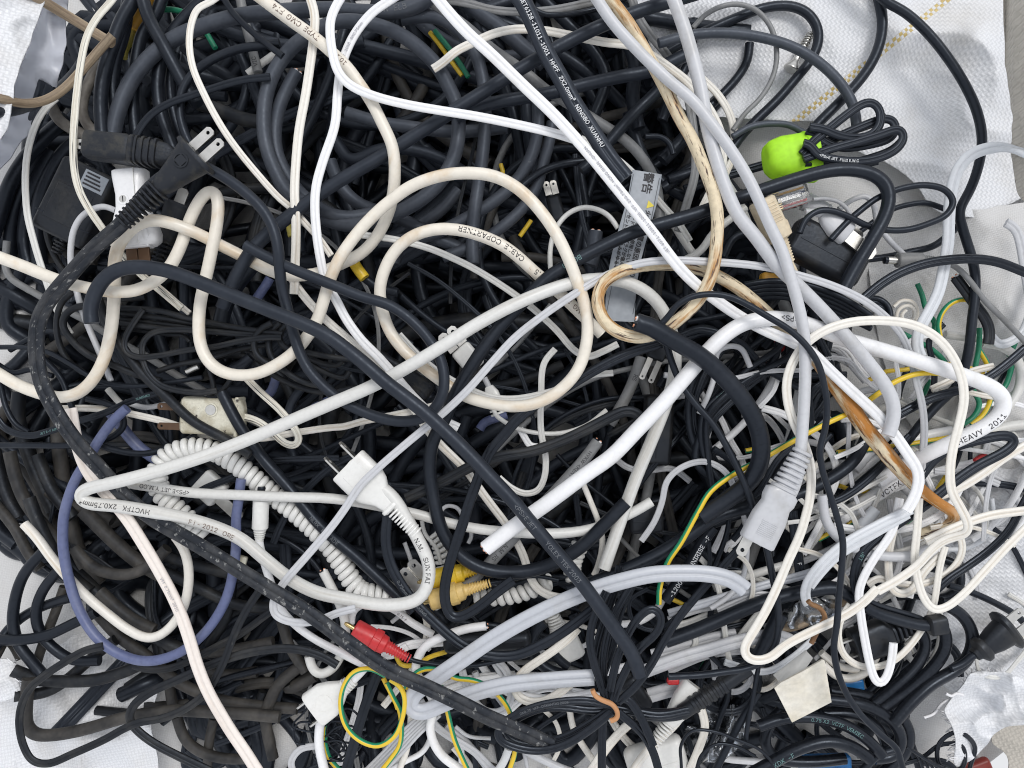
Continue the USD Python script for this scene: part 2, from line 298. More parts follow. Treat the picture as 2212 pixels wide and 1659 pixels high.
def tube(P, r, kind='r', sides=12, roll=None, rscale=None, cap=True):
    t, n, b = frames(P)
    y, z = section(kind, sides)
    if roll is not None and np.any(roll):
        a = np.radians(roll)[:, None]; n, b = n * np.cos(a) + b * np.sin(a), b * np.cos(a) - n * np.sin(a)
    R = (np.full(len(P), r) if rscale is None else r * np.asarray(rscale))[:, None, None]
    v = P[:, None] + R * (y[None, :, None] * n[:, None] + z[None, :, None] * b[:, None])
    m = len(y); k = len(P)
    arc = np.concatenate([[0], np.cumsum(np.linalg.norm(np.diff(P, axis=0), axis=1))])
    uv = np.stack(np.broadcast_arrays(arc[:, None], np.linspace(0, 1, m)[None]), -1).reshape(-1, 2)
    I, J = np.meshgrid(np.arange(k - 1), np.arange(m - 1), indexing='ij')
    qd = np.stack([I * m + J, (I + 1) * m + J, (I + 1) * m + J + 1, I * m + J + 1], -1).reshape(-1, 4)
    f = np.vstack([qd[:, [0, 1, 2]], qd[:, [0, 2, 3]]]); V = v.reshape(-1, 3)
    # f is wound so that normals point outward
    f = f[:, ::-1]
    if cap:
        for row, flip in ((0, False), (k - 1, True)):
            ring = V[row * m:(row + 1) * m]; base = len(V)
            V = np.vstack([V, ring, P[row][None]]); uv = np.vstack([uv, uv[row * m:(row + 1) * m], uv[row * m][None]])
            fan = np.stack([base + np.arange(m - 1), base + np.arange(1, m), np.full(m - 1, base + m)], 1)
            f = np.vstack([f, fan if flip else fan[:, ::-1]])
    return V, f, uv
_font = {}
def text_poly(text, height, cjk=False, bold=False):
    """Flat lettering as a trimesh in the xy plane."""
    if not cjk: return meshkit.text_mesh(text, height, 0.00006, bold=bold)
    from PIL import Image, ImageDraw, ImageFont
    from shapely import union_all, box as vbox
    font = ImageFont.truetype(glob.glob('/opt/blender-*/*/datafiles/fonts/Noto Sans CJK Regular.woff2')[0], 48)
    x0, y0, x1, y1 = font.getbbox(text, anchor='ls', stroke_width=1)
    im = Image.new('L', (x1 - x0 + 8, y1 - y0 + 8))
    ImageDraw.Draw(im).text((4 - x0, 4 - y0), text, 255, font, anchor='ls', stroke_width=1)
    on = np.pad(np.asarray(im) > 127, ((0, 0), (1, 1))).astype(np.int8)
    rows, st = np.nonzero(np.diff(on, axis=1) == 1); en = np.nonzero(np.diff(on, axis=1) == -1)[1]
    shape = union_all(vbox(st, -rows - 1, en, -rows)).buffer(0.5).buffer(-0.5).simplify(0.5)
    s = height / 36.0
    shape = affinity.affine_transform(shape, [s, 0, 0, s, -4 * s, (4 - y0) * s])
    return trimesh.util.concatenate([trimesh.creation.extrude_polygon(g, 0.00006, engine='earcut') for g in getattr(shape, 'geoms', [shape])])
def lettering(q, P, r, string, start, toward, size, inkm, off=0.0, cjk=False):
    t, n, b = frames(P)
    arc = np.concatenate([[0], np.cumsum(np.linalg.norm(np.diff(P, axis=0), axis=1))])
    s0, s1 = pt(start), pt(toward)
    k0, k1 = (np.argmin(np.hypot(*(q['s'][:, :2] - s).T)) for s in (s0, s1))
    sign = 1.0 if k1 >= k0 else -1.0
    m = text_poly(string, 0.88 * size * r * 2, cjk, bold=inkm == 'print_white')
    v = np.array(m.vertices); x = arc[k0] + sign * v[:, 0]; yy = sign * (v[:, 1] - size * r) + off * r
    def at(A): return np.stack([np.interp(x, arc, A[:, k]) for k in range(3)], 1)
    C, N, B = at(P), at(n), at(b)
    if q['kind'] == 's':
        w = C + N * yy[:, None] + B * (0.05 * r + 0.00015 + v[:, 2])[:, None]
    elif q['kind'] == 'f':
        top = 0.52 * np.maximum(1 - np.abs(yy / r) ** 3, 0.05) ** 0.5
        w = C + N * yy[:, None] + B * (r * top * 1.0 + 0.00012 + v[:, 2])[:, None]
    else:
        a = yy / r; rr = r * 1.012 + 0.00005 + v[:, 2]
        w = C + N * (np.sin(a) * rr)[:, None] + B * (np.cos(a) * rr)[:, None]
    return w, np.array(m.faces)
def local_frame(q, which, span):
    """Origin at the cable's tip, x pointing out of the cable, y to its left, z up; units of picture pixels at that depth."""
    P = unproject(q['s'][:, 0], q['s'][:, 1], q['h'])
    if which == 'end': P = P[::-1]
    px = np.linalg.norm(np.diff(q['s'][:, :2], axis=0), axis=1).mean()
    k = min(len(P) - 1, max(3, int(span / px)))
    x = P[0] - P[k]; x /= np.linalg.norm(x); y = np.cross([0, 0, 1.0], x); y /= np.linalg.norm(y); z = np.cross(x, y)
    o = P[0]; sc = (HC - o[2]) / FPX
    return o, np.stack([x, y, z]), sc
def place(m, fr, roll=0.0):
    o, R, sc = fr
    v, f = meshkit.arrays(m)[:2] if not isinstance(m, tuple) else m
    v = np.array(v, float)
    if roll:
        a = math.radians(roll); v = np.stack([v[:, 0], v[:, 1] * math.cos(a) - v[:, 2] * math.sin(a), v[:, 1] * math.sin(a) + v[:, 2] * math.cos(a)], 1)
    return (o + (v * sc) @ R, f)
def frame_at(x, y, h, deg, pitch=0.0, roll=0.0):
    """A free-standing frame: deg is the direction of local x in the picture, counted anticlockwise from the right."""
    a, p, r = math.radians(deg), math.radians(pitch), math.radians(roll)
    X = np.array([math.cos(a) * math.cos(p), math.sin(a) * math.cos(p), math.sin(p)]); Y = np.cross([0, 0, 1.0], X); Y /= np.linalg.norm(Y); Z = np.cross(X, Y)
    Y, Z = Y * math.cos(r) + Z * math.sin(r), Z * math.cos(r) - Y * math.sin(r)
    return unproject(x, y, h), np.stack([X, Y, Z]), (HC - h) / FPX
def loft(rows, e=3.0, sides=24):
    """Rows (x, half width, half height[, y shift, z shift[, exponent]]) joined into a closed skin along x; e: superellipse exponent."""
    th = np.linspace(0, 2 * math.pi, sides, endpoint=False); V = []
    for r in rows:
        r = list(r) + [0] * (5 - len(r)) if len(r) < 6 else list(r)
        ee = r[5] if len(r) > 5 else e
        cy, cz = np.cos(th), np.sin(th)
        V.append(np.stack([np.full(sides, r[0]), r[3] + r[1] * np.sign(cy) * np.abs(cy) ** (2 / ee), r[4] + r[2] * np.sign(cz) * np.abs(cz) ** (2 / ee)], 1))
    k = len(V); V = np.vstack(V); f = []
    I, J = np.meshgrid(np.arange(k - 1), np.arange(sides), indexing='ij'); J2 = (J + 1) % sides
    q = np.stack([I * sides + J, I * sides + J2, (I + 1) * sides + J2, (I + 1) * sides + J], -1).reshape(-1, 4)
    f = np.vstack([q[:, [0, 1, 2]], q[:, [0, 2, 3]]])
    for row in (0, k - 1):
        V = np.vstack([V, V[row * sides:(row + 1) * sides].mean(0)]); cidx = len(V) - 1
        a = row * sides + np.arange(sides); b = row * sides + (np.arange(sides) + 1) % sides
        f = np.vstack([f, np.stack([a, b, np.full(sides, cidx)], 1)])
    m = trimesh.Trimesh(V, f, process=False); m.fix_normals()
    return m
def rbox(x0, x1, y0, y1, z0, z1, r=2.0):
    r = min(r, (x1 - x0) / 2.01, (y1 - y0) / 2.01, (z1 - z0) / 2.01)
    s = m3.Manifold.sphere(r, 12)
    pts = [s.translate([x, y, z]) for x in (x0 + r, x1 - r) for y in (y0 + r, y1 - r) for z in (z0 + r, z1 - r)]
    return trimesh.Trimesh(*(lambda mm: (mm.vert_properties[:, :3], mm.tri_verts))(m3.Manifold.batch_hull(pts).to_mesh()))
def blade(length, height, thick=4.0, hole=True, y=0.0, z=0.0, flat=False):
    """A plug pin pointing along +x from x=0; flat: its broad face looks up."""
    p = Polygon([(0, -height / 2), (length - height * .25, -height / 2), (length, -height * .25), (length, height * .25), (length - height * .25, height / 2), (0, height / 2)])
    if hole:
        th = np.linspace(0, 2 * math.pi, 16, endpoint=False); r = height * 0.19
        p = p.difference(Polygon(np.stack([length - height * .55 + r * np.cos(th), r * np.sin(th)], 1)))
    m = trimesh.creation.extrude_polygon(p, thick, engine='earcut'); m.apply_translation([0, 0, -thick / 2])
    if not flat: m.apply_transform(trimesh.transformations.rotation_matrix(math.pi / 2, [1, 0, 0]))
    m.apply_translation([0, y, z]); return m
def ribs(x0, x1, n, w0, w1, h0, h1, gap=0.45, e=2.6):
    """A row of collars from x0 to x1."""
    out = []
    for k in range(n):
        t = (k + 0.5) / n; x = x0 + (x1 - x0) * t; d = abs(x1 - x0) / n * (1 - gap) / 2; w, h = w0 + (w1 - w0) * t, h0 + (h1 - h0) * t
        out.append(loft([(x - d, w * .9, h * .9), (x - d * .7, w, h), (x + d * .7, w, h), (x + d, w * .9, h * .9)], e, 16))
    return trimesh.util.concatenate(out)
def build_cable(q):
    if 'item' in q:
        n = len(q['s']); return q['item'](local_frame(q, 'end', 1e9))
    P = unproject(q['s'][:, 0], q['s'][:, 1], q['h'])
    dep = HC - q['h'].mean(); r = q['w'] / 2 * dep / FPX
    mid = P[len(P) // 2]
    extras = bool(q['text']) or any(q['ends']) or bool(q['plug'])
    if q['kind'] == 'c':
        t, n, b = frames(P); arc = np.concatenate([[0], np.cumsum(np.linalg.norm(np.diff(P, axis=0), axis=1))])
        wire = q['amp'][0] / 2 * dep / FPX; pitch = q['amp'][1] * dep / FPX
        m = int(arc[-1] / pitch * 18); g = np.linspace(0, arc[-1], m); a = g / pitch * 2 * math.pi
        at = lambda A: np.stack([np.interp(g, arc, A[:, k]) for k in range(3)], 1)
        rr = (r - wire)
        P = at(P) + rr * (np.cos(a)[:, None] * at(n) + np.sin(a)[:, None] * at(b))
        r = wire
    sides = 10 if q['w'] < 16 or q['kind'] == 'c' else 14
    rs = q['s'][:, 4] if q['kind'] != 'c' and np.any(q['s'][:, 4] != 1) else None
    V, f, uv = tube(P, r, 'r' if q['kind'] == 'c' else q['kind'], sides, None if q['kind'] == 'c' else q['s'][:, 3], rs)
    if not extras:
        x = UsdGeom  # one mesh, one thing
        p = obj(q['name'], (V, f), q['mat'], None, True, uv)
        return tag(p, q['label'], q['cat'], q['group'])
    t = thing(q['name'], q['label'], q['cat'], q['group'], mid)
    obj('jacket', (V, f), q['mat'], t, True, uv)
    for string, start, toward, inkm, size, *more in q['text']:
        obj('lettering', lettering(q, P, r, string, start, toward, size, inkm, *more), inkm, t, False)
    for which, e in zip(('start', 'end'), q['ends']):
        if e: cut_end(t, q, which, e)
    if q['plug']:
        q['plug'][1](t, local_frame(q, q['plug'][0], q['plug'][2]), q)
    return t
def cut_end(t, q, which, e):
    fr = local_frame(q, which, 14); R = q['w'] / 2; flat = q['kind'] == 'f'
    for sgn in ((-1, 1) if e != 'three' else (-1, 0, 1)):
        y = sgn * R * (0.42 if e != 'three' else 0.5)
        z = 0 if e != 'three' else (R * 0.35 if sgn == 0 else -R * 0.2)
        core = trimesh.creation.cylinder(R * 0.3, 5, sections=12); core.apply_transform(trimesh.transformations.rotation_matrix(math.pi / 2, [0, 1, 0])); core.apply_translation([0.5, y, z])
        wire = trimesh.creation.cylinder(R * 0.19, 7, sections=10); wire.apply_transform(trimesh.transformations.rotation_matrix(math.pi / 2, [0, 1, 0])); wire.apply_translation([1.5, y, z])
        k = obj('core', place(core, fr), ('white' if sgn != 1 else 'black') if e != 'pale' else 'white', t)
        obj('wire', place(wire, fr), 'copper', k)
# ---- the sack: a woven white bag with an inner liner; its floor is a bowl under the heap
def weave(key, base, thread=520.0, strength=0.5, stripe=None, rough=0.45, dirt=(0.5, 0.47, 0.42), trans=0.0):
    n = {'uv': ('uvmap', {'attribute': 'st'}), 'mp': ('mapping', {'scale': (thread, thread, 1.0)}), 's': ('separate_xyz', {}),
         'ck': ('checker_texture', {'scale': 1.0, 'color1': (1, 1, 1), 'color2': (0, 0, 0)}),
         'px': ('math', {'math_type': 'pingpong', 'value2': 0.5}), 'py': ('math', {'math_type': 'pingpong', 'value2': 0.5}),
         'hm': ('mix_float', {}), 'g': ('geometry', {}), 'n': ('noise_texture', {'scale': 30.0, 'detail': 5.0, 'roughness': 0.6}),
         'r': ('rgb_ramp', {'ramp': [(0.45, base), (0.75, tuple(.55 * b + .45 * d for b, d in zip(base, dirt)))]}),
         'hr': ('map_range', {'from_min': 0.0, 'from_max': 0.5, 'to_min': 0.88, 'to_max': 1.03}),
         'mm': ('mix_color', {'blend_type': 'multiply', 'fac': 1.0, 'use_clamp': False}),
         'b': ('bump', {'strength': strength, 'distance': 0.0012}), 'p': ('principled_bsdf', {'roughness': rough, 'specular_ior_level': 0.6})}
    l = [('uv.UV', 'mp.vector'), ('mp.vector', 's.vector'), ('mp.vector', 'ck.vector'), ('s.x', 'px.value1'), ('s.y', 'py.value1'), ('ck.fac', 'hm.fac'), ('px.value', 'hm.a'), ('py.value', 'hm.b'),
         ('g.position', 'n.vector'), ('n.fac', 'r.fac'), ('r.color', 'mm.a'), ('hm.result', 'hr.value'), ('hr.result', 'mm.b'), ('hm.result', 'b.height'), ('b.normal', 'p.normal')]
    last = 'mm.result'
    if stripe:
        pos, half, col, axis = stripe
        n['sa'] = ('separate_xyz', {}); n['d'] = ('math', {'math_type': 'subtract', 'value2': pos}); n['ab'] = ('math', {'math_type': 'absolute'}); n['lt'] = ('math', {'math_type': 'less_than', 'value2': half})
        n['an'] = ('math', {'math_type': 'multiply'}); n['sm'] = ('mix_color', {'b': col})
        l += [('uv.UV', 'sa.vector'), (f'sa.{axis}', 'd.value1'), ('d.value', 'ab.value1'), ('ab.value', 'lt.value1'), ('lt.value', 'an.value1'), ('ck.fac', 'an.value2'), ('an.value', 'sm.fac'), (last, 'sm.a')]
        last = 'sm.result'
    l.append((last, 'p.base_color'))
    mat(key, n, l)
weave('woven_white', (0.73, 0.745, 0.775), 500, 0.42, stripe=(0.0, 0.0021, (0.55, 0.42, 0.16), 'y'))
weave('woven_plain', (0.73, 0.745, 0.775), 500, 0.42)
weave('woven_beige', (0.46, 0.43, 0.38), 420, 0.7, rough=0.6)
weave('liner', (0.60, 0.60, 0.60), 900, 0.22, rough=0.5)
mat('film', {'g': ('geometry', {}), 'n': ('noise_texture', {'scale': 60.0, 'detail': 5.0, 'distortion': 0.6}), 'b': ('bump', {'strength': 0.5, 'distance': 0.002}),
             'd': ('principled_bsdf', {'base_color': (0.58, 0.60, 0.66), 'roughness': 0.3}), 't': ('translucent_bsdf', {'color': (0.55, 0.57, 0.62)}), 'mx': ('mix_closure', {'fac': 0.25})},
    [('g.position', 'n.vector'), ('n.fac', 'b.height'), ('b.normal', 'd.normal'), ('d.BSDF', 'mx.closure1'), ('t.BSDF', 'mx.closure2')], surface='mx.closure')
def smoothstep(a, b, x):
    t = np.clip((x - a) / (b - a), 0, 1); return t * t * (3 - 2 * t)
def sheet(outline, hfun, step=8.0, thick=0.0006, uvdeg=0.0, uvorigin=(0, 0)):
    """A cloth over the outline (picture pixels, spline closed polygon): a grid cut to it, with heights hfun(x, y) and a real thickness."""
    poly = Polygon(outline).buffer(0)
    x0, y0, x1, y1 = poly.bounds
    import shapely
    xs = np.arange(x0 - step, x1 + step, step); ys = np.arange(y0 - step, y1 + step, step)
    GX, GY = np.meshgrid(xs, ys)
    inside = shapely.contains_xy(poly, GX, GY)
    # snap outer nodes onto the outline
    near = np.zeros_like(inside); near[1:] |= inside[:-1]; near[:-1] |= inside[1:]; near[:, 1:] |= inside[:, :-1]; near[:, :-1] |= inside[:, 1:]
    near[1:, 1:] |= inside[:-1, :-1]; near[:-1, :-1] |= inside[1:, 1:]; near[1:, :-1] |= inside[:-1, 1:]; near[:-1, 1:] |= inside[1:, :-1]
    rim = near & ~inside; PX, PY = GX.copy(), GY.copy(); ring = poly.exterior
    for a, b in zip(*np.nonzero(rim)):
        q = ring.interpolate(ring.project(shapely.Point(GX[a, b], GY[a, b]))); PX[a, b], PY[a, b] = q.x, q.y
    use = inside | rim; idx = -np.ones(use.shape, int); idx[use] = np.arange(use.sum())
    q = use[:-1, :-1] & use[1:, :-1] & use[:-1, 1:] & use[1:, 1:] & (inside[:-1, :-1] | inside[1:, :-1] | inside[:-1, 1:] | inside[1:, 1:])
    a, b, cc, d = idx[:-1, :-1][q], idx[1:, :-1][q], idx[1:, 1:][q], idx[:-1, 1:][q]
    f = np.vstack([np.stack([a, b, cc], 1), np.stack([a, cc, d], 1)])
    x, y = PX[use], PY[use]; V = unproject(x, y, hfun(x, y))
    t = math.radians(uvdeg); w = (V[:, :2] - unproject(*uvorigin, 0.03)[:2])
    uv = np.stack([w[:, 0] * math.cos(t) + w[:, 1] * math.sin(t), -w[:, 0] * math.sin(t) + w[:, 1] * math.cos(t)], 1)
    n = len(V); edges = np.vstack([f[:, [0, 1]], f[:, [1, 2]], f[:, [2, 0]]]); key = np.sort(edges, 1); _, inv, cnt = np.unique(key, axis=0, return_inverse=True, return_counts=True)
    e = edges[cnt[inv.ravel()] == 1]
    V2 = np.vstack([V, V - [0, 0, thick]]); f2 = np.vstack([f, f[:, ::-1] + n, np.stack([e[:, 1], e[:, 0], e[:, 0] + n], 1), np.stack([e[:, 1], e[:, 0] + n, e[:, 1] + n], 1)])
    return V2, f2, np.vstack([uv, uv])
def fold(x, y, amp, s, seed, sharp=1.0):
    """Creases of stiff cloth: ridged noise."""
    p = np.stack([x / s, y / s, np.zeros_like(x)], -1); p = p + 0.6 * meshkit.noise(p * 0.7, seed + 9)[..., None]
    v = 1 - np.abs(2 * meshkit.noise(p, seed) - 1); w = 1 - np.abs(2 * meshkit.noise(p * 2.3, seed + 1) - 1)
    u = 1 - np.abs(2 * meshkit.noise(p * 4.7, seed + 2) - 1)
    return amp * (v ** 1.4 + 0.4 * w ** 1.4 + 0.10 * u ** 1.5)
sack = thing('woven_sack', 'white woven plastic bulk sack holding the heap of cables', 'sack')
CLOTHS = []
def cloth(name, m, outline, hfun, deg=0.0, org=(0, 0), step=8.0, label=None):
    q = np.array(outline, float)
    for _ in range(3):                                        # soft corners, then a slightly ragged edge
        n = np.roll(q, -1, 0); q = np.stack([.75 * q + .25 * n, .25 * q + .75 * n], 1).reshape(-1, 2)
    outline = q + 5 * (meshkit.noise(np.stack([q[:, 0] / 23, q[:, 1] / 23, 0 * q[:, 0]], -1), 4)[:, None] - .5)
    CLOTHS.append((Polygon(outline).buffer(0), hfun))
    V, f, uv = sheet(outline, hfun, step, uvdeg=deg, uvorigin=org)
    return obj(name, (V, f), m, sack, True, uv, label)
def ground(x, y):
    import shapely
    h = floor_h(x, y)
    for poly, f in CLOTHS:
        i = shapely.contains_xy(poly, x, y)
        if poly.area < 3e6 and i.any(): h[i] = np.maximum(h[i], f(x[i], y[i]))
    return h
cloth('liner', 'liner', [(-260, -260), (2480, -260), (2480, 1920), (-260, 1920)], lambda x, y: floor_h(x, y) - 0.004 + fold(x, y, 0.006, 260, 3), 8, step=16)
# woven back wall, upper right, with the yellow checked line
cloth('back_panel', 'woven_white', [(1290, -60), (1380, 110), (1440, 190), (1475, 240), (1530, 252), (1640, 256), (1700, 262), (1760, 262), (1790, 272), (1850, 330), (1920, 350), (1985, 400), (2010, 452), (2070, 470), (2130, 470), (2180, 440), (2230, 420), (2420, 420), (2420, -200), (1290, -200)],
      lambda x, y: 0.018 + 0.024 * smoothstep(500, -100, y) + 0.012 * smoothstep(1700, 2300, x) + fold(x, y, 0.010, 230, 11), 38.5, (1750, 238))
cloth('side_panel', 'woven_plain', [(-200, -200), (95, -200), (98, -10), (92, 20), (72, 70), (58, 110), (30, 175), (22, 260), (-10, 330), (-200, 420)], lambda x, y: 0.075 + 0.02 * smoothstep(100, -60, x) + fold(x, y, 0.01, 150, 21), -8)
cloth('liner_film', 'film', [(60, -60), (150, -60), (142, 40), (140, 120), (128, 160), (118, 190), (112, 240), (62, 290), (40, 310), (20, 345), (-60, 420), (-60, 200), (20, 150), (50, 60)], lambda x, y: 0.062 + fold(x, y, 0.012, 80, 31) - 0.02 * smoothstep(100, 340, y), 0)
cloth('front_panel', 'woven_plain', [(-120, 1480), (-10, 1475), (60, 1440), (110, 1400), (170, 1370), (215, 1345), (245, 1330), (258, 1362), (310, 1395), (352, 1430), (345, 1490), (318, 1560), (340, 1620), (350, 1760), (-120, 1760)],
      lambda x, y: 0.014 + 0.016 * smoothstep(1380, 1640, y) + fold(x, y, 0.010, 130, 41), 10)
cloth('torn_flap', 'woven_plain', [pt('I' + q) for q in ('1840,1140', '1890,1065', '1960,1050', '2010,1065', '2090,1060', '2212,1110', '2300,1130', '2300,1400', '2212,1395', '2060,1410', '1990,1500', '1900,1600', '1830,1640', '1770,1650', '1780,1560', '1790,1480', '1770,1400', '1715,1310', '1740,1260', '1790,1200')],
      lambda x, y: 0.045 + fold(x, y, 0.016, 120, 71) + 0.01 * smoothstep(2100, 2250, x), 12, step=5)
cloth('torn_corner', 'woven_plain', [pt('G' + q) for q in ('-120,980', '0,985', '60,985', '92,1010', '95,1060', '110,1120', '128,1185', '90,1225', '0,1245', '-120,1250')], lambda x, y: 0.05 + fold(x, y, 0.01, 90, 81), 20, step=5)
cloth('beige_panel', 'woven_beige', [pt('I' + q) for q in ('1990,1500', '2060,1405', '2212,1390', '2400,1380', '2400,1800', '2080,1800', '2130,1640', '2100,1560')], lambda x, y: 0.035 + fold(x, y, 0.008, 120, 91), 25)
cloth('lifting_strap', 'woven_beige', [pt('C' + q) for q in ('2085,-150', '2400,-150', '2400,1280', '2230,1270', '2170,1200', '2150,1050', '2128,920', '2150,760', '2135,640', '2118,540', '2100,400', '2090,250', '2086,100')], lambda x, y: 0.10 + 0.01 * np.sin(x / 16.0) + fold(x, y, 0.006, 120, 95) - 0.02 * smoothstep(2195, 2170, x), 88, step=6)
cloth('right_panel', 'woven_plain', [(1900, 1290), (1960, 1250), (2060, 1120), (2110, 1010), (2190, 960), (2420, 930), (2420, 1560), (2150, 1560), (2060, 1500), (1960, 1420), (1890, 1350)], lambda x, y: 0.014 + 0.022 * smoothstep(1950, 2250, x) + fold(x, y, 0.012, 170, 51), -38)
cloth('right_wall', 'liner', [(1860, 420), (2060, 460), (2200, 440), (2420, 400), (2420, 1000), (2120, 1020), (2000, 980), (1900, 800)], lambda x, y: 0.012 + 0.02 * smoothstep(1900, 2250, x) + fold(x, y, 0.010, 190, 61), 75)

# frayed threads along the torn edges
def threads(path, n, ln, ang, h, seed):
    r = random.Random(seed); P = spline(parse(path, 0), 4)[:, :2]
    for k in range(n):
        x, y = P[int(k / n * (len(P) - 1))]; a = math.radians(ang + r.uniform(-28, 28)); L = ln * r.uniform(.5, 1.2); hh = h + r.uniform(-.002, .004)
        pts = np.array([[x - 8 * math.cos(a), y + 8 * math.sin(a), hh], [x + .5 * L * math.cos(a), y - .5 * L * math.sin(a), hh - .001], [x + L * math.cos(a + r.uniform(-.5, .5)), y - L * math.sin(a + r.uniform(-.5, .5)), hh - .004]])
        q = spline(pts, 3); V, f, uv = tube(unproject(q[:, 0], q[:, 1], q[:, 2]), 0.00028, 's' if False else 'r', 5)
        obj('loose_thread', (V, f), 'thread', sack, True)
plain('thread', (0.78, 0.78, 0.80), 0.5)
threads('I1720,1310 1770,1400 1790,1480 1780,1560 1770,1640', 26, 16, 185, 0.058, 1)
threads('I1840,1140 1890,1065 2010,1062 2090,1060', 14, 9, 100, 0.058, 2)
threads('G62,990 95,1020 98,1070 112,1120 128,1190 90,1225', 24, 15, -12, 0.058, 3)
q = spline(parse('I1725,1195 1760,1210 1790,1195 1835,1205', 0), 3); obj('loose_thread', tube(unproject(q[:, 0], q[:, 1], 0.062 + 0 * q[:, 0]), 0.0009, 'r', 6)[:2], 'thread', sack, True)
q = spline(parse('I1590,1345 1650,1320 1700,1260 1760,1225', 0), 3); obj('loose_thread', tube(unproject(q[:, 0], q[:, 1], 0.055 + 0 * q[:, 0]), 0.0009, 'r', 6)[:2], 'thread', sack, True)
# ---- plugs and connectors, each built in the frame of the cable end that carries it (lengths in picture pixels)
def plug(profile, colour, relief=None, pins=(), pin_mat='steel', e=3.0, roll=0.0, more=None, body='plug_body'):
    def make(t, fr, q):
        P = lambda m: place(m, fr, roll)
        k = obj(body, P(loft(profile, e)), colour, t)
        if relief: obj('strain_relief', P(ribs(*relief)), colour, t)
        for a in pins:
            obj('pin', P(blade(**a)), pin_mat, t)
        if more: more(t, P, k, q)
    return make
def white_plug_more(t, P, k, q):
    obj('logo_panel', P(rbox(-62, -14, -24, 24, 14.5, 17.2, 3)), 'plug_white', t)
    m = text_poly('N.M.', 9); m.apply_scale([1, 1, 8000]); m.apply_transform(trimesh.transformations.rotation_matrix(math.pi / 2, [0, 0, 1])); m.apply_translation([-72, -14, 14.5])
    obj('lettering', P(m), 'plug_white', t, False)
PLUG_WHITE = plug([(0, 44, 15), (-3, 46, 17), (-58, 46, 17), (-78, 40, 16), (-104, 22, 14), (-124, 17, 13), (-128, 22, 17), (-134, 22, 17), (-138, 15, 13)], 'plug_white', (-140, -212, 9, 17, 15, 17, 15, 0.4),
                  [dict(length=46, height=26, y=-22, hole=True), dict(length=46, height=26, y=24, hole=True)], more=white_plug_more)
PLUG_GREY = plug([(0, 36, 18), (-4, 39, 20), (-60, 38, 20), (-92, 32, 18), (-104, 36, 20), (-122, 36, 20), (-128, 27, 17), (-142, 18, 14), (-215, 13, 12)], 'plug_grey', (-126, -226, 8, 29, 21, 21, 17, 0.35),
                 [dict(length=40, height=24, y=-18, flat=True, z=-6)], e=3.2, more=lambda t, P, k, q: obj('grip_panel', P(trimesh.util.concatenate([rbox(-54 + 4 * i, -52 + 4 * i, -18, 18, 18.5, 20.9, .6) for i in range(9)])), 'plug_grey', t))
def flare_more(t, P, k, q):
    m = trimesh.creation.annulus(13, 16, 1.2); m.apply_translation([-34, 0, 28]); obj('embossed_ring', P(m), 'plug_black', t)
    m = rbox(-44, -24, -10, 10, 27.6, 28.8, .5); obj('embossed_mark', P(m), 'plug_dirty', t)
PLUG_FLARE = plug([(0, 49, 30), (-4, 52, 32), (-9, 52, 32), (-14, 42, 28), (-60, 30, 25), (-100, 22, 20), (-112, 17, 17), (-120, 15, 15)], 'plug_dirty', (-112, -224, 10, 24, 17, 20, 16, 0.5, 5.0),
                  [dict(length=58, height=22, y=-17, flat=True, z=4), dict(length=58, height=22, y=19, flat=True, z=-2)], e=2.6, more=flare_more)
PLUG_SIDE = plug([(0, 24, 24), (-4, 29, 28), (-60, 30, 30), (-90, 31, 30), (-98, 28, 27), (-101, 31, 29), (-108, 31, 29), (-111, 27, 26), (-145, 27, 24), (-178, 22, 20), (-190, 12, 12)], 'plug_dirty', (-108, -162, 4, 32, 30, 29, 27, 0.5, 4.0),
                 [dict(length=26, height=21, flat=True, z=0)], e=4.5)
PLUG_SQUARE = plug([(0, 37, 24), (-4, 40, 27), (-62, 40, 27), (-118, 40, 25), (-124, 36, 22), (-130, 20, 12)], 'plug_stained', None,
                   [dict(length=56, height=15, y=26, flat=True, z=2), dict(length=58, height=15, y=-16, flat=True, z=2)], 'brass_dark', e=5,
                   more=lambda t, P, k, q: (obj('screw', P(trimesh.creation.cylinder(11, 4, sections=20).apply_translation([-66, -14, 27])), 'steel', t),
                                            obj('screw_well', P(trimesh.creation.annulus(11.5, 15, 4).apply_translation([-66, -14, 26.4])), 'plug_stained', t),
                                            obj('rim', P(rbox(-122, -114, -43, 43, -24, 24, 3)), 'plug_stained', t)))
PLUG_ROUND = plug([(0, 38, 13), (-4, 41, 15), (-40, 40, 15), (-62, 30, 14), (-84, 15, 12), (-92, 11, 10)], 'plug_white', (-70, -112, 6, 20, 13, 13, 11, 0.4),
                  [dict(length=24, height=16, y=-24, flat=False), dict(length=24, height=16, y=24, flat=False)], e=3.4,
                  more=lambda t, P, k, q: obj('embossed_oval', P(trimesh.creation.annulus(17, 19, 1.6).apply_translation([-34, 0, 14.6])), 'plug_white', t))
PLUG_BLACK = plug([(0, 40, 26), (-5, 44, 30), (-12, 44, 30), (-16, 30, 24), (-44, 26, 22), (-66, 20, 18), (-72, 26, 22), (-82, 26, 22), (-90, 14, 13), (-98, 12, 12)], 'plug_black', None,
                  [dict(length=44, height=18, y=-14, flat=True, z=8), dict(length=44, height=18, y=14, flat=True)], e=2.8)
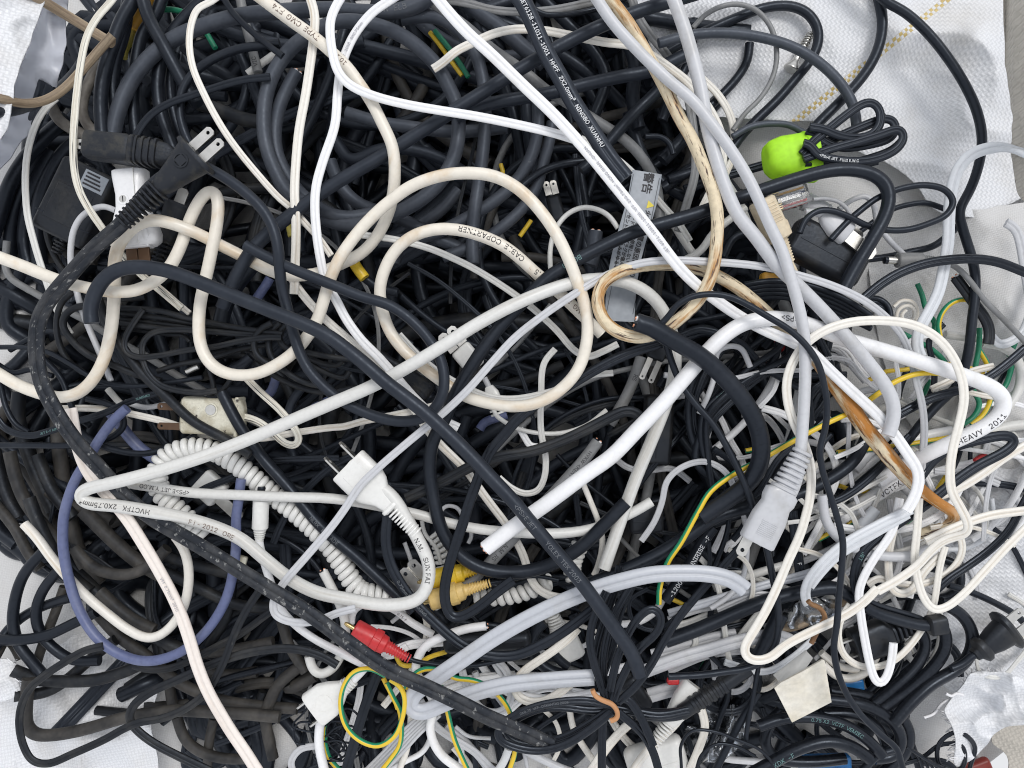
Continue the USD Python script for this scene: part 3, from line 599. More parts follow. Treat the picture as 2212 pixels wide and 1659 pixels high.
def rca(colour, tip='brass'):
    prof = [(0, 18, 18), (-3, 21, 21), (-44, 21, 21), (-46, 24, 24), (-62, 24, 24), (-64, 20, 20), (-76, 19, 19), (-80, 13, 13), (-88, 11, 11), (-128, 7, 7)]
    return plug(prof, colour, (-84, -138, 9, 13, 9, 13, 9, 0.45), (), e=2.2,
                more=lambda t, P, k, q: (obj('contact', P(loft([(0, 5, 5), (18, 5, 5), (24, 2.5, 2.5)], 2, 14)), tip, t), obj('collar', P(loft([(-46, 25, 25), (-61, 25, 25)], 2.0, 6)), colour, t)), body='connector_shell')
def straight(colour, w, n, rel, tip=None, collar=None):
    """Barrel connectors: body half width w, length n, relief length rel."""
    return plug([(0, w * .92, w * .92), (-2, w, w), (-n, w, w), (-n - 4, w * .8, w * .8), (-n - 8, w * .6, w * .6), (-n - rel, w * .42, w * .42)], colour, (-n - 4, -n - rel, 5, w * .78, w * .5, w * .78, w * .5, 0.4), (), e=2.1, body='connector_shell',
                more=lambda t, P, k, q: [obj('contact', P(loft([(0, a, a), (b, a, a), (b + 3, a * .8, a * .8)], 2, 16)), mt, t) for a, b, mt in (tip or ())])
# ---- the heap, traced cable by cable: kind, sheath, width, order, path
# network cables
c('r', 'cream', 26, 8, 'A1600,-30 1640,0 1800,120 1960,235 2080,340 2212,470 B60,370 160,490 260,640 330,780 385,900 403,1040 395,1180 @6 368,1310 310,1440 230,1545 100,1625 D2212,20 2100,70 @7 2000,115 1860,135 1720,120 1600,80 A1600,1630 1500,1590 1400,1540 @9 1200,1440 1050,1385 950,1368 860,1392 790,1450 740,1520 715,1610 D705,60 @7.6 712,180 708,300 690,480 652,640 580,780 490,865 380,893 250,868 100,810 0,750',
  'cream network cable printed TYPE CMG FT4, looping from the top edge down the left side', name='network_cable', group=None,
  text=[('TYPE  CMG  FT4', 'A1980,275', 'A1700,40', 'ink_brown', .5), ('10.1', 'B70,450', 'B40,400', 'ink_brown', .4)])
c('r', 'cream', 26, 9, 'D0,22 150,78 300,140 420,182 550,212 700,236 850,226 @8 960,170 1050,90 1130,0 A1120,1480 1180,1370 1240,1250 1290,1190 1330,1182 1355,1230 1356,1330 1340,1450 1312,1580 D1303,50 1280,150 1250,280 1236,430 1246,560 1290,660 1370,728 1480,755 1600,745 1720,690 1820,620 1900,530 1970,420 2008,310 2045,180 2110,60 B40,1640 130,1500 250,1360 380,1245 @9 520,1150 700,1090 850,1076 1000,1090 1120,1140 1230,1225 1330,1340 1410,1460 1470,1580 E1432,20 @8.5 1500,130 1562,240 1598,380 1600,520 1562,680 1500,780 1400,870 1280,930 @7.5 1150,950 1000,932 850,890 720,810 560,690 450,590 370,480 322,340 308,220 330,120 370,30 B370,1610 @8.5 430,1530 530,1460 660,1425 800,1430 950,1470 1080,1530 1200,1610 E1180,40 @7.5 1270,110 1350,175 1450,265 1530,345 @6 1620,430 1690,500',
  'cream network cable printed CAT.5 CABLE, winding in two hoops through the middle', name='network_cable',
  text=[('CAT.5', 'E1372,190', 'E1200,70', 'ink', .5), ('CABLE  COPARTNER', 'E1190,50', 'B900,1440', 'ink', .5), ('CMG  FT', 'E1560,380', 'E1430,250', 'ink_brown', .45)])
# the long bare cables on top
c('r', 'rubber_dark', 31, 10, 'D570,430 562,340 588,250 650,150 740,95 850,80 1000,95 1150,140 1300,200 1500,280 1700,360 1900,440 2060,520 2212,620 E60,560 200,670 350,800 500,915 600,995 700,1085 850,1230 1000,1390 1150,1550 1240,1660 H1080,0 1230,135 1400,310 1560,500 1700,690 1800,830 1880,950 1930,1085',
  'long straight black rubber cable lying on top, diagonally from upper left to lower right', text=[('<PS>E JET', 'E1150,1550', 'H1400,310', 'print_faint', .35), ('YOLEX  TEK 2003', 'H1340,240', 'H1800,830', 'print_faint', .35)])
c('f', 'black_crust', 34, 10, 'A1232,955 1100,1050 950,1160 760,1390 600,1530 480,1640 D420,165 310,280 245,400 225,540 235,700 270,830 330,950 410,1080 500,1200 620,1330 @7 700,1405 G860,72 960,115 @9.6 1100,195 1300,312 1500,436 1700,560 1900,682 2100,820 H0,800 150,905 350,1040 600,1155 800,1250 1000,1350 @8.6 1120,1400 1260,1460 1380,1520',
  'black mains cord crusted with grey dust, its flared plug above the white tap', name='mains_lead', plug=('start', PLUG_FLARE, 215, 80, 50))
c('r', 'rubber_dark', 24, 9.4, 'A1265,1030 1400,1105 1530,1200 1640,1310 1700,1420 1730,1540 D1738,60 @8.4 1752,200 1790,350 1820,470 1860,600 1920,720 2050,850 E0,860 100,930 250,1000 400,1040 @9 520,1038 620,995 690,900 712,790 685,650 600,510 480,390 350,310 200,268 50,225 D2100,205 1960,150 1800,85 1650,30 A1580,1540 1525,1525',
  'dark grey rubber cable looping left of centre, with a blunt cut end')
# white mains cord with plug, folded at the left
c('r', 'white_grey', 28, 8, 'E110,1310 250,1410 380,1500 480,1600 H480,170 560,262 612,380 612,500 560,600 450,640 300,642 0,602 G2150,605 2050,588 1950,560 1800,480 1650,360 1500,235 1350,165 1150,105 950,65 700,25 D580,1556 520,1540 493,1512 500,1480 @9 560,1455 750,1412 1000,1345 1300,1248 1600,1130 1900,1000 2100,915 E0,940 250,828 450,722 700,572 900,445 1150,312 1400,212 @8 1600,162 1800,165 1950,225 @7 2050,320 2110,440 2145,600 2140,760 2080,960 2000,1160 1900,1400 1800,1640 H1800,140 1745,300 1705,420',
  'greyish white mains cord printed HVCTFK, folded at left, with a white moulded plug', name='mains_lead', plug=('start', PLUG_WHITE, 205, 80, 34),
  text=[('HVCTFK   2X0.75mm²', 'G940,62', 'G600,20', 'ink', .42), ('N.M.', 'H545,215', 'H590,300', 'ink', .42), ('SUN FAI', 'H605,330', 'H600,520', 'ink', .42), ('F i - 2012   ORE', 'G1180,110', 'G1500,230', 'ink_brown', .4)])
c('r', 'white_grey', 22, 7, 'D640,1390 740,1415 900,1442 1200,1486 1500,1500 1800,1512 2100,1525 E0,1530 250,1580 H540,80 700,125 900,168 1100,190 1400,200 1600,178 1750,130 1900,60 2000,0', 'off-white cable with short black print, running level under the white moulded plug',
  text=[('<PS>E JET Y.M.CO', 'D1190,1484', 'D880,1440', 'ink', .45)])
c('r', 'white', 33, 8.6, 'H965,295 1100,190 1230,95 1350,12 E1240,1565 1400,1475 1600,1365 1750,1260 1900,1105 2050,950 2190,790 F200,655 320,530 450,440 600,402 @8 750,408 900,450 1100,530 1300,590 1500,650 1700,712 1850,762 2000,822 @7.4 2080,885 2085,960 2020,1040 1900,1110 1780,1165 1620,1240 @5 1450,1330 1300,1420',
  'thick white cable printed HEAVY 2011, arching to the right, its cut end showing copper', ends=('three', None), text=[('HEAVY   2011', 'F1780,1180', 'F2050,1010', 'ink', .42), ('E <PS>', 'F820,430', 'F700,405', 'ink', .4)])
c('f', 'white', 25, 9.5, 'B640,-40 740,80 850,200 1000,335 1200,530 1400,722 1600,945 1800,1190 2000,1440 2150,1640 F46,60 150,170 @8.4 300,290 450,392 600,475 750,540 880,605 1000,720 1150,862 1300,1000 1400,1115 1500,1260 1555,1350 1555,1440 1520,1535 1480,1600',
  'white twin cord with faint print, running straight from the top edge to the right',
  text=[('JET 6071-12011-1008  VFF  2X0.75mm²  HONG SHAN -CHUAN', 'B2110,1580', 'B1400,730', 'ink_grey', .3)])
c('f', 'rubber_dark', 38, 9, 'B1140,-60 1190,0 1265,150 1340,320 1430,480 1510,630 1620,800 1740,985 1840,1110',
  'wide black twin cable printed HHFF 2X2.0mm² in white, ending in the warning label', text=[('JET6128-11011-1001   HHFF   2X2.0mm²   NINGBO  XUANHU', 'B1170,20', 'B1800,1100', 'print_white', .26)])
c('r', 'rubber_dark', 29, 7.6, 'D1380,340 1440,200 1520,110 A1480,1630 1580,1540 1680,1440 1780,1360 1900,1270 2100,1150 B0,1160 150,1070 300,985 600,795 900,605 1200,418 1500,250 1700,155 1950,60 2212,-20',
  'thick black round cable running straight to the top edge across the grey coils')
c('r', 'black', 29, 8.2, 'F1080,240 1120,160 1165,70 C1180,1640 1260,1500 1335,1370 1372,1260 1360,1160 1285,1090 1150,1056 1000,1062 800,1112 500,1212 200,1322 0,1392 B2100,1370 1900,1440 1700,1530 1520,1625 E1350,150 1230,270 1130,370 1000,520 880,700 800,830 @7.2 705,1040 640,1160 618,1350 640,1500 685,1640 H640,50 705,200 800,328 950,418 1150,442 1350,402 1550,292 1700,150 1800,10 E1880,1540',
  'long black round cable with a hairpin bend at right and a deep U bottom centre', text=[('BC-FB', 'E1610,110', 'E1500,160', 'print_teal', .4)])
c('r', 'black', 39, 9.2, '@10.6 E1905,425 2000,455 2100,500 @9.2 F0,535 100,575 220,650 350,770 470,915 550,1060 580,1200 555,1340 @7.2 470,1450 350,1540 200,1640', 'thickest black cable in the middle, its square cut end showing two copper cores', ends=(1, None))
c('f', 'grey_blue', 36, 8, 'H1640,1095 1400,1110 1100,1140 900,1190 700,1260 590,1310 520,1308 490,1268 515,1205 @8.6 620,1125 800,1000 1000,862 1200,745 1400,645 1600,562 1800,500 2000,455 2212,430 I70,446 200,448 310,462 410,495 480,550', 'broad pale grey twin cord with a groove, arching from the bottom centre to the right')
c('f', 'light_grey', 17, 8.8, 'G2212,665 2100,694 2000,735 1880,755 1780,742 1712,705 1698,640 1745,535 1900,350 2050,175 2150,40 D2190,1640 E60,1580 180,1450 300,1330 450,1200 600,1075 700,992 850,852 1000,682 1150,520 1300,400 1500,262 1700,142 1900,65 2050,42 2180,40 F80,30 200,46 450,62 650,90 800,130 1000,190 1200,280 1350,390 @7 1450,505 1510,650 1545,800 1580,950 1592,1100 1580,1280 @6 1570,1450 1545,1620',
  'long light grey twin cord sweeping from beside the red connector up to the right')
c('r', 'light_grey', 29, 9.3, 'C20,-40 90,150 150,350 200,550 240,780 300,1000 360,1180 430,1335 540,1470 650,1565 F600,30 690,90 @8.7 800,190 950,340 1100,505 1250,685 1360,835 1403,950 1395,1050 1365,1130', 'thick light grey cable hanging from the top edge and curling off at the right')
c('r', 'light_grey', 25, 9.6, 'I545,260 610,130 F680,1650 F760,1500 805,1380 826,1200 840,1000 850,800 850,600 835,440 790,250 730,80 C745,1640 700,1540 640,1420 580,1285 500,1115 400,950 280,785 150,625 0,520 B2100,495 1900,300 1750,130 1650,-20', 'light grey mains cord falling from the top edge to a ribbed grey plug at right', name='mains_lead', plug=('start', PLUG_GREY, 220, 90, 44))
c('r', 'peeling', 27, 9, 'B1700,-60 1770,30 1860,150 1960,320 2050,480 2130,640 2190,780 C60,695 150,870 220,1040 280,1200 306,1350 300,1500 270,1640 F285,60 @9.2 250,180 170,310 50,420 E2060,485 1930,520 1800,492 1700,410 1662,290 1690,190 1780,120 @7.6 1900,80 2060,62 2150,68 F120,78 250,112 400,190 520,280 650,400 780,530 900,640 *1.12 1000,770 *1.3 1120,930 1220,1080 1320,1200 *1.2 1430,1330 *1.05 1550,1450 *0.9 1680,1550 1790,1625 @5 I1830,100 1760,140 1650,180 1540,210',
  'beige cable with brown peeling sheath, looping round the warning label and on to lower right')
c('f', 'cream_white', 20, 9.1, 'I1300,540 1200,640 1050,735 900,805 720,900 640,970 560,992 490,975 468,918 520,825 600,690 680,525 745,370 820,205 865,50 F875,1550 890,1400 878,1290 840,1170 780,1050 742,920 735,800 770,680 850,562 980,472 1150,422 1350,415 1520,440 1660,512 1760,622 1822,760 1840,900 1812,1050 1772,1200 1752,1350 1762,1480 1790,1570 I1800,10 1850,100 1872,170 1850,205 @7.6 1800,215 1700,250 1610,330 1560,390 1440,480 1300,560', 'white twin cord with a thin dark line, standing in a tall hoop at right')
# thin black one winding down the right
c('r', 'black', 14, 10, 'F-40,430 0,388 50,322 130,272 250,250 380,266 500,320 620,390 750,470 850,560 930,680 970,820 988,960 972,1100 942,1220 960,1350 1000,1480 1050,1640 I1050,100 1085,250 1078,420 1060,600 1050,750 1030,900 1050,1050 1110,1200 1200,1330 1320,1450 1420,1540 1445,1620', 'slim black cord snaking over everything from centre right to the bottom right')
c('r', 'black', 15, 8.4, 'F-20,520 10,640 70,790 160,920 280,1060 380,1230 460,1400 520,1550 I530,50 580,180 620,330 650,480 680,640 685,770 660,900 590,990 480,1040 350,1060 200,1080 0,1090', 'slim black cord running down beside the grey ribbed plug and hooking back to the left')
c('r', 'earth', 12, 7.6, 'H2045,640 2050,540 2100,380 2180,260 I100,190 180,80 F180,1610 260,1480 400,1372 600,1265 800,1150 1000,1045 1150,975 1300,872 1400,800 1550,745 1700,745 1800,770', 'green and yellow striped earth wire running diagonally up the right half')
# ---- upper left
BK = 'thick black cables hanging at the upper left'
c('f', 'white_flecked', 16, 8.6, 'A740,-60 690,10 600,115 540,230 502,400 480,560 465,720 456,900 466,1080 500,1200 560,1310 640,1425 @7 700,1510 750,1600 790,1660 D880,130 1000,230 1130,340', 'off-white twin cord speckled with black grime, hanging left of the black plugs')
c('f', 'cream_white', 15, 8.2, 'A1400,-60 1320,6 1230,55 1190,150 1178,280 1200,420 1262,570 1362,760 1462,910 1600,1080 1735,1230 @7 1830,1310 1900,1390 1990,1490 2060,1590', 'cream twin cord bowing from the top edge down past the steel pins')
c('f', 'cream_white', 18, 6.6, 'D1780,90 1845,200 1940,320 2050,430 2180,560 E0,415 100,520 250,655 400,830 520,960 @5.8 600,1090 700,1200 850,1350 950,1490 1050,1640 H1000,0 1100,150 1200,330 1240,460 1290,545 1380,590 1460,600', 'dirty cream twin cord running from left of centre down under the big black cable')
c('f', 'cream_white', 20, 7.6, 'A1920,-40 1958,90 1950,250 1930,400 1900,600 1862,800 1842,1000 1832,1200 1842,1400 1868,1590 D1830,40 @6.6 1800,110 1830,250', 'cream twin cord hanging straight down from the top edge left of centre')
c('f', 'white', 20, 8.7, 'B90,-50 40,30 2,120 0,220 15,330 45,440 110,520 250,590 450,645 700,690 900,722 1150,772 1400,830 1560,880', 'clean white twin cord curving down then running right across the grey coils')
c('f', 'white', 20, 7.9, 'B420,-30 360,10 280,62 205,140 142,230 92,340 62,450 45,600 30,780 0,950 A2010,1000 1968,1150 1958,1270 1965,1400 1985,1560 D2030,180 2100,300 2190,410 E90,390 190,530 300,640 @6.6 420,775 520,890 @5 640,1000 800,1080', 'clean white twin cord printed 2018, bending down from the top edge', text=[('LINGY   2018   8X0.75mm', 'B75,420', 'B330,40', 'ink_grey', .34)])
c('r', 'beige_dirty', 22, 6.2, 'A240,-10 330,45 480,135 640,235 700,270', 'dirty beige cable slanting in from the top left corner')
c('r', 'beige_dirty', 19, 6.8, 'A0,612 150,645 280,625 400,552 520,425 620,310 700,220', 'dirty beige cable curving in from the left edge over the sack liner')
c('r', 'rubber', 33, 5.4, 'A700,850 718,750 768,600 850,450 970,322 1100,230 1300,150 1500,97 1700,75 1900,62 2100,58 B40,60 200,75 400,72 560,25 640,-40', 'thick grey rubber cable arching across the upper left', text=[('W  ELB', 'B330,100', 'B560,40', 'print_faint', .4)])
KC = 'turns of the thick grey rubber coil in the upper middle'
c('r', 'rubber', 31, 5.8, 'A1960,1290 1800,1210 1720,1080 1660,920 1640,750 1660,570 1720,420 1820,290 1950,200 2100,150 B0,128 150,130 300,160 450,222 580,320 680,430 740,545 790,655 800,800 780,950 720,1080 640,1180 520,1270 350,1350 150,1400 0,1420 @5.2 A2100,1390 1990,1345 1870,1260', 'outermost turn of the thick grey rubber coil, a full round hoop left of centre')
c('r', 'rubber', 28, 5.4, 'A1845,445 1800,525 1742,650 1712,800 1722,950 1780,1080 1850,1180 1950,1270 2080,1340 2200,1370 B150,1350 350,1300', 'grey rubber cable with a cut end showing its cores, inside the grey hoop', ends=('three', None))
c('r', 'rubber', 28, 5.0, 'B440,120 600,100 700,120 800,190 900,325 952,500 965,700 955,900 930,1100 900,1300 885,1500 890,1640', KC, group=KC)
c('r', 'rubber', 27, 4.8, 'B1290,560 1292,800 1260,950 1180,1100 1050,1230 880,1340 700,1432 500,1490 300,1500', KC, group=KC)
c('r', 'rubber', 25, 4.5, 'B1380,760 1360,900 1330,1000 1290,1150 1200,1292 1060,1420 900,1525 700,1600', KC, group=KC)
c('r', 'rubber', 28, 4.2, 'B0,1000 60,1150 180,1270 350,1330 500,1390 700,1500 900,1580', KC, group=KC)
c('r', 'rubber', 27, 3.6, 'B100,700 300,760 500,790 700,815 900,815 1100,790', KC, group=KC)
c('r', 'rubber_dark', 26, 3.2, 'B30,870 130,1000 300,930 500,930 700,990 860,1090', KC, group=KC)
c('r', 'rubber', 26, 3.0, 'B400,1640 440,1500 560,1400 700,1300 800,1180', KC, group=KC)
c('r', 'rubber', 34, 4.6, 'B780,-30 870,40 1000,130 1120,225 1240,330 1330,400', 'thickest grey rubber cable at the top edge, scuffed with pale green paint')
c('r', 'mid_grey', 23, 5.2, 'B560,-40 700,60 850,170 1000,300 1200,440 1350,565 1500,655 1650,750 1850,882 1960,1010 2025,1140 2045,1280 2050,1400', 'mid grey cable running down right behind the white straight cord')
c('r', 'rubber_dark', 28, 6.2, 'B780,735 900,675 1050,632 1200,608 1400,572 1600,522 1800,478 2000,440 2212,395 C150,270', 'black round cable slanting up right behind the printed black twin')
c('r', 'black', 25, 5.6, 'B1560,1060 1660,970 1780,830 1900,695 2040,560 2160,440 C60,330', 'black cable running up to the right beside the warning label')
c('r', 'black', 29, 5.6, 'A850,-50 820,20 760,120 700,280 652,430 626,600 630,750 642,870', BK, group=BK)
c('r', 'black', 27, 5.2, 'A800,-20 770,200 722,350 702,500 712,650 745,830', BK, group=BK)
c('r', 'black', 28, 5.6, 'A880,-50 895,20 932,130 1000,250 1080,400 1150,530 1230,650', BK, group=BK)
c('r', 'black', 25, 4.6, 'A1020,-40 960,110 890,200 852,350 832,500 830,700 852,880', BK, group=BK)
c('r', 'black', 26, 4.6, 'A1280,-20 1150,110 1060,222 1002,380 980,540 1000,700 1040,820 1095,960', BK, group=BK)
c('r', 'black', 22, 4.0, 'A1090,330 1060,500 1080,700 1130,850 1200,1000', BK, group=BK)
c('f', 'black', 17, 6.4, 'A1680,478 1500,500 1350,542 1200,592 1060,640 950,705 880,785 835,870', 'thin black twin cord curving across the upper left onto the small black plug')
c('r', 'black', 19, 5.8, 'A1740,270 1620,285 1500,300 1380,340 1270,400 1182,480 1130,580 1118,700 1150,830 1200,930', 'medium black cable with a dusty elbow at upper left')
c('r', 'black', 14, 6.0, 'A1380,-30 1450,80 1560,190 1680,290 1760,350', 'thin black cable slanting down from the top edge at left')
c('r', 'black_dusty', 30, 3.8, 'A1230,640 1380,690 1520,745 1640,760', 'black dusty cable lying level between the black bundle and the grey hoop')
c('r', 'mid_grey', 20, 3.4, 'A1490,-30 1528,150 1568,300 1605,450', 'grey cable marked VIC, cut off short near the top edge', text=[('VIC', 'A1600,430', 'A1540,200', 'ink', .5)])
c('r', 'white_grey', 16, 3.0, 'A1540,460 1620,400 1720,330', 'short off-white cable end under the grey hoop')
c('r', 'orange', 27, 4.2, 'A905,30 880,90 850,140 830,180', 'orange moulded sleeve between black cables at the upper left', name='moulded_sleeve', cat='sleeve')
c('r', 'yellow_dull', 22, 4.0, 'A840,160 805,240 765,310 760,360', 'dull yellow cable tail beneath the orange sleeve')
c('r', 'green', 12, 3.4, 'A1000,60 1060,58 1150,80 1250,160 1340,300', 'dark green wire in the gap at the upper left')
c('r', 'grey_brown', 22, 4.0, 'A620,380 560,500 510,650 525,750 600,830 700,860', 'brownish grey cable bent in a hook above the small black plug')
c('r', 'grey_brown', 24, 3.6, 'A320,660 360,740 440,800 560,850', 'brownish grey thick cable entering behind the speckled cord at left')
c('f', 'white_grey', 15, 6.0, 'A350,610 270,690 212,800 170,960 158,1120 170,1330 205,1480 245,1620 D285,160 330,290 380,400 440,500', 'stained grey white cord bowing down the left side over black cables')
c('r', 'light_grey', 13, 6.4, 'A720,1310 650,1285 580,1300 510,1345 460,1430 440,1550 438,1640 D445,60 462,170 510,350 570,500 630,640 690,790', 'translucent grey cable arching over the black adapter box and down')
c('r', 'black', 30, 2.8, 'A420,730 280,850 150,1000 60,1150 10,1300', 'fat black cables stacked at the left edge', group='fat black cables stacked at the left edge')
c('r', 'black', 32, 2.4, 'A560,830 420,930 330,1060 255,1250 235,1450 250,1650', 'fat black cables stacked at the left edge', group='fat black cables stacked at the left edge')
c('r', 'black', 30, 2.0, 'A250,900 150,1150 80,1350 60,1650', 'fat black cables stacked at the left edge', group='fat black cables stacked at the left edge')
c('r', 'black', 28, 2.2, 'A330,940 200,1200 150,1500 180,1640', 'fat black cables stacked at the left edge', group='fat black cables stacked at the left edge')
c('r', 'black_brown', 28, 1.6, 'A60,1600 250,1600 420,1590 600,1610', 'brownish black cable crossing low at the left edge')
# ---- upper middle and top right
c('f', 'cream_white', 19, 6.6, 'B640,430 700,392 780,320 900,262 1020,208 1150,182 1300,186 1500,222 1700,262 1900,292 2100,372 2212,452 C60,460 @5.6 120,510 200,600 280,720 330,840 340,970 320,1090 260,1200 200,1320', 'cream twin cord arching across the top then dropping at the right of the peeled cable')
c('f', 'cream_white', 17, 5.2, 'C200,480 310,590 385,720 410,850 398,970 345,1100 300,1220', 'cream twin cord dropping beside another, left of the lime strap')
c('f', 'mid_grey', 19, 5.4, 'B1870,-30 1925,120 2010,240 2100,345 2165,460 2212,600 C70,420 110,560 140,700 165,900 165,1080 110,1280 60,1440', 'mid grey twin cord bending down near the top right cables')
c('f', 'mid_grey', 18, 4.6, 'B700,0 850,20 1000,60 1200,75 1400,60 1600,20', 'grey twin cord running level along the top edge')
c('r', 'black_gloss', 12, 6.6, 'B1235,-30 1262,50 1330,88 1450,92 1600,70 1720,35 1850,-20', 'thin shiny black cord sagging at the top edge')
c('f', 'white_grey', 14, 5.6, 'B1560,860 1680,925 1800,1000 1950,1140 2080,1290 2170,1390 2240,1500', 'off-white flat cord passing behind the warning label')
c('r', 'white_grey', 11, 6.2, 'B1790,1420 1740,1350 1680,1310 1580,1290 1480,1330 1400,1430 1370,1550 1365,1640 E1375,100 1390,260', 'thin off-white cord curled in a small arch left of the warning label')
c('f', 'white_grey', 15, 6.0, 'B180,1460 400,1490 600,1540 750,1600 880,1650 E960,140 1200,290 1400,465 1520,600 1600,640 1700,605 1790,560', 'off-white twin cord passing inside the large cream hoop')
c('r', 'black_gloss', 17, 5.0, 'B1180,1170 1250,1110 1350,1050 1480,1015 1620,1005 1750,1060', 'glossy black cord arching right of the cream hoop')
c('r', 'rubber', 31, 5.8, 'B1652,1440 1645,1500 1635,1600 1620,1650', 'upright dark cable stub with a white cut face beside the warning label', ends=('pale', None))
c('r', 'rubber', 22, 6.4, 'C-60,270 50,238 150,215 350,205 550,227 750,282 900,362 1020,462 1100,560 1152,660 1172,790', 'grey cable arching over the white sack at the top right')
c('r', 'black', 21, 5.2, 'C-20,330 80,270 180,215 300,165 450,100 600,48 750,36 865,80 930,180 928,285 880,382 800,480 680,620 560,735 450,850 370,960 200,1050 0,1120', 'black cable making a rounded hook over the steel screw')
c('r', 'black', 22, 5.6, 'C1300,-40 1332,120 1320,250 1270,382 1180,512 1050,650 920,780 860,850', 'black cable dropping from the top edge onto the black bundle')
c('r', 'black', 20, 6.4, 'C1300,-40 1345,5 1480,82 1620,212 1740,362 1842,522 1922,700 1952,870 1930,1030 1880,1175 1808,1320 1825,1400 1880,1500 1905,1640 F1905,100 1908,250 1890,400 1868,600 1832,740 @5.4 1790,830 1700,912 1600,1020 1480,1172 1350,1292 1200,1422 1050,1545', 'long black cord bowing down the right side of the sack')
c('r', 'mid_grey', 11, 6.0, 'C150,175 230,92 330,40 430,26 540,60 620,140 662,240 672,380 640,500 570,612 480,702 400,810', 'slim grey cord in a round hook at the top right')
c('r', 'black', 19, 4.4, 'C505,270 490,380 430,482 350,572 260,660', 'short black cable piece under the grey arch at the top right')
c('f', 'pale_blue', 26, 6.8, 'C2200,945 2100,918 2000,920 1885,960 1802,1050 1762,1180 1745,1350 1742,1500 1722,1620 F1708,120 1680,240 1620,362 1560,470 1545,580 1570,640', 'pale bluish white twin cord arching at the right edge')
c('r', 'black', 14, 8.0, 'C1010,1492 1100,1392 1200,1305 1300,1232 1450,1172 1600,1152 1722,1182 1772,1255 1730,1335 1620,1390 1480,1430 1350,1430 1230,1402 1130,1352 1020,1312 930,1312 850,1370 815,1450', 'thin black cord looping from the black cylinder adapter at right')
c('r', 'black', 12, 6.0, 'C1180,1450 1290,1370 1400,1300 1500,1272 1600,1262 1720,1300', 'thin black cord behind the adapter loop at right')
c('r', 'black', 15, 5.4, 'C1180,1620 1350,1600 1500,1568 1650,1530 1750,1455 1830,1380', 'black cord passing behind the small grey barrel plug')
c('r', 'rubber', 14, 6.0, 'C400,850 500,792 620,770 750,778 850,830 960,880', 'dark grey cord arching into the lime strap bundle')
c('r', 'black', 30, 3.6, 'C-40,1000 80,880 200,740 330,600', 'black cables crossing behind the light grey pair', group='black cables crossing behind the light grey pair')
c('r', 'black', 26, 3.2, 'C-40,1180 120,1060 300,980 420,850', 'black cables crossing behind the light grey pair', group='black cables crossing behind the light grey pair')
c('r', 'black', 24, 2.8, 'C-40,750 30,560 120,380 160,120', 'black cables crossing behind the light grey pair', group='black cables crossing behind the light grey pair')
c('f', 'black', 20, 3.6, 'C100,1180 300,1110 480,1060 620,1020', 'black cables crossing behind the light grey pair', group='black cables crossing behind the light grey pair')
c('r', 'black', 24, 3.0, 'B1850,700 1900,850 1960,1000 2080,1150 2212,1230', 'black cables crossing behind the light grey pair', group='black cables crossing behind the light grey pair')
c('r', 'black', 30, 3.0, 'B1550,-30 1700,120 1850,260 1900,420 1880,600 1920,800', 'black cables crossing behind the light grey pair', group='black cables crossing behind the light grey pair')
c('r', 'black', 26, 2.6, 'B1300,-30 1480,150 1650,330 1720,480 1650,700 1560,900', 'black cables crossing behind the light grey pair', group='black cables crossing behind the light grey pair')
c('r', 'black', 13, 4.8, 'B1960,850 2050,850 2110,890 2135,960', 'small black cord arch near the peeled cable')
c('r', 'light_grey', 12, 6.2, 'C1060,1300 1150,1240 1230,1222 1275,1270 1300,1390 1370,1490 1470,1590', 'light grey cord bent in an elbow behind the adapter at right')
c('r', 'light_grey', 9, 6.6, 'C900,1240 980,1235 1070,1262 1130,1330 1152,1420 1155,1500', 'slim light grey data cable curving from the clear connector')
c('f', 'light_grey', 21, 6.4, 'C2100,1385 2160,1420 2190,1510 2212,1640', 'grey flat cord at the right edge with a moulded band')
c('r', 'white_grey', 17, 4.2, 'C60,1640 200,1560 280,1450 400,1350 480,1290', 'off-white cables low behind the peeled cable', group='off-white cables low behind the peeled cable')
c('r', 'white_grey', 17, 3.8, 'C-20,1300 60,1440 140,1560 200,1650', 'off-white cables low behind the peeled cable', group='off-white cables low behind the peeled cable')
c('r', 'white_grey', 17, 3.6, 'C300,1000 360,1130 440,1260 500,1400', 'off-white cables low behind the peeled cable', group='off-white cables low behind the peeled cable')
c('r', 'black', 18, 4.0, 'C340,1600 400,1480 500,1450 600,1500', 'black cord arch below the round cream connector')
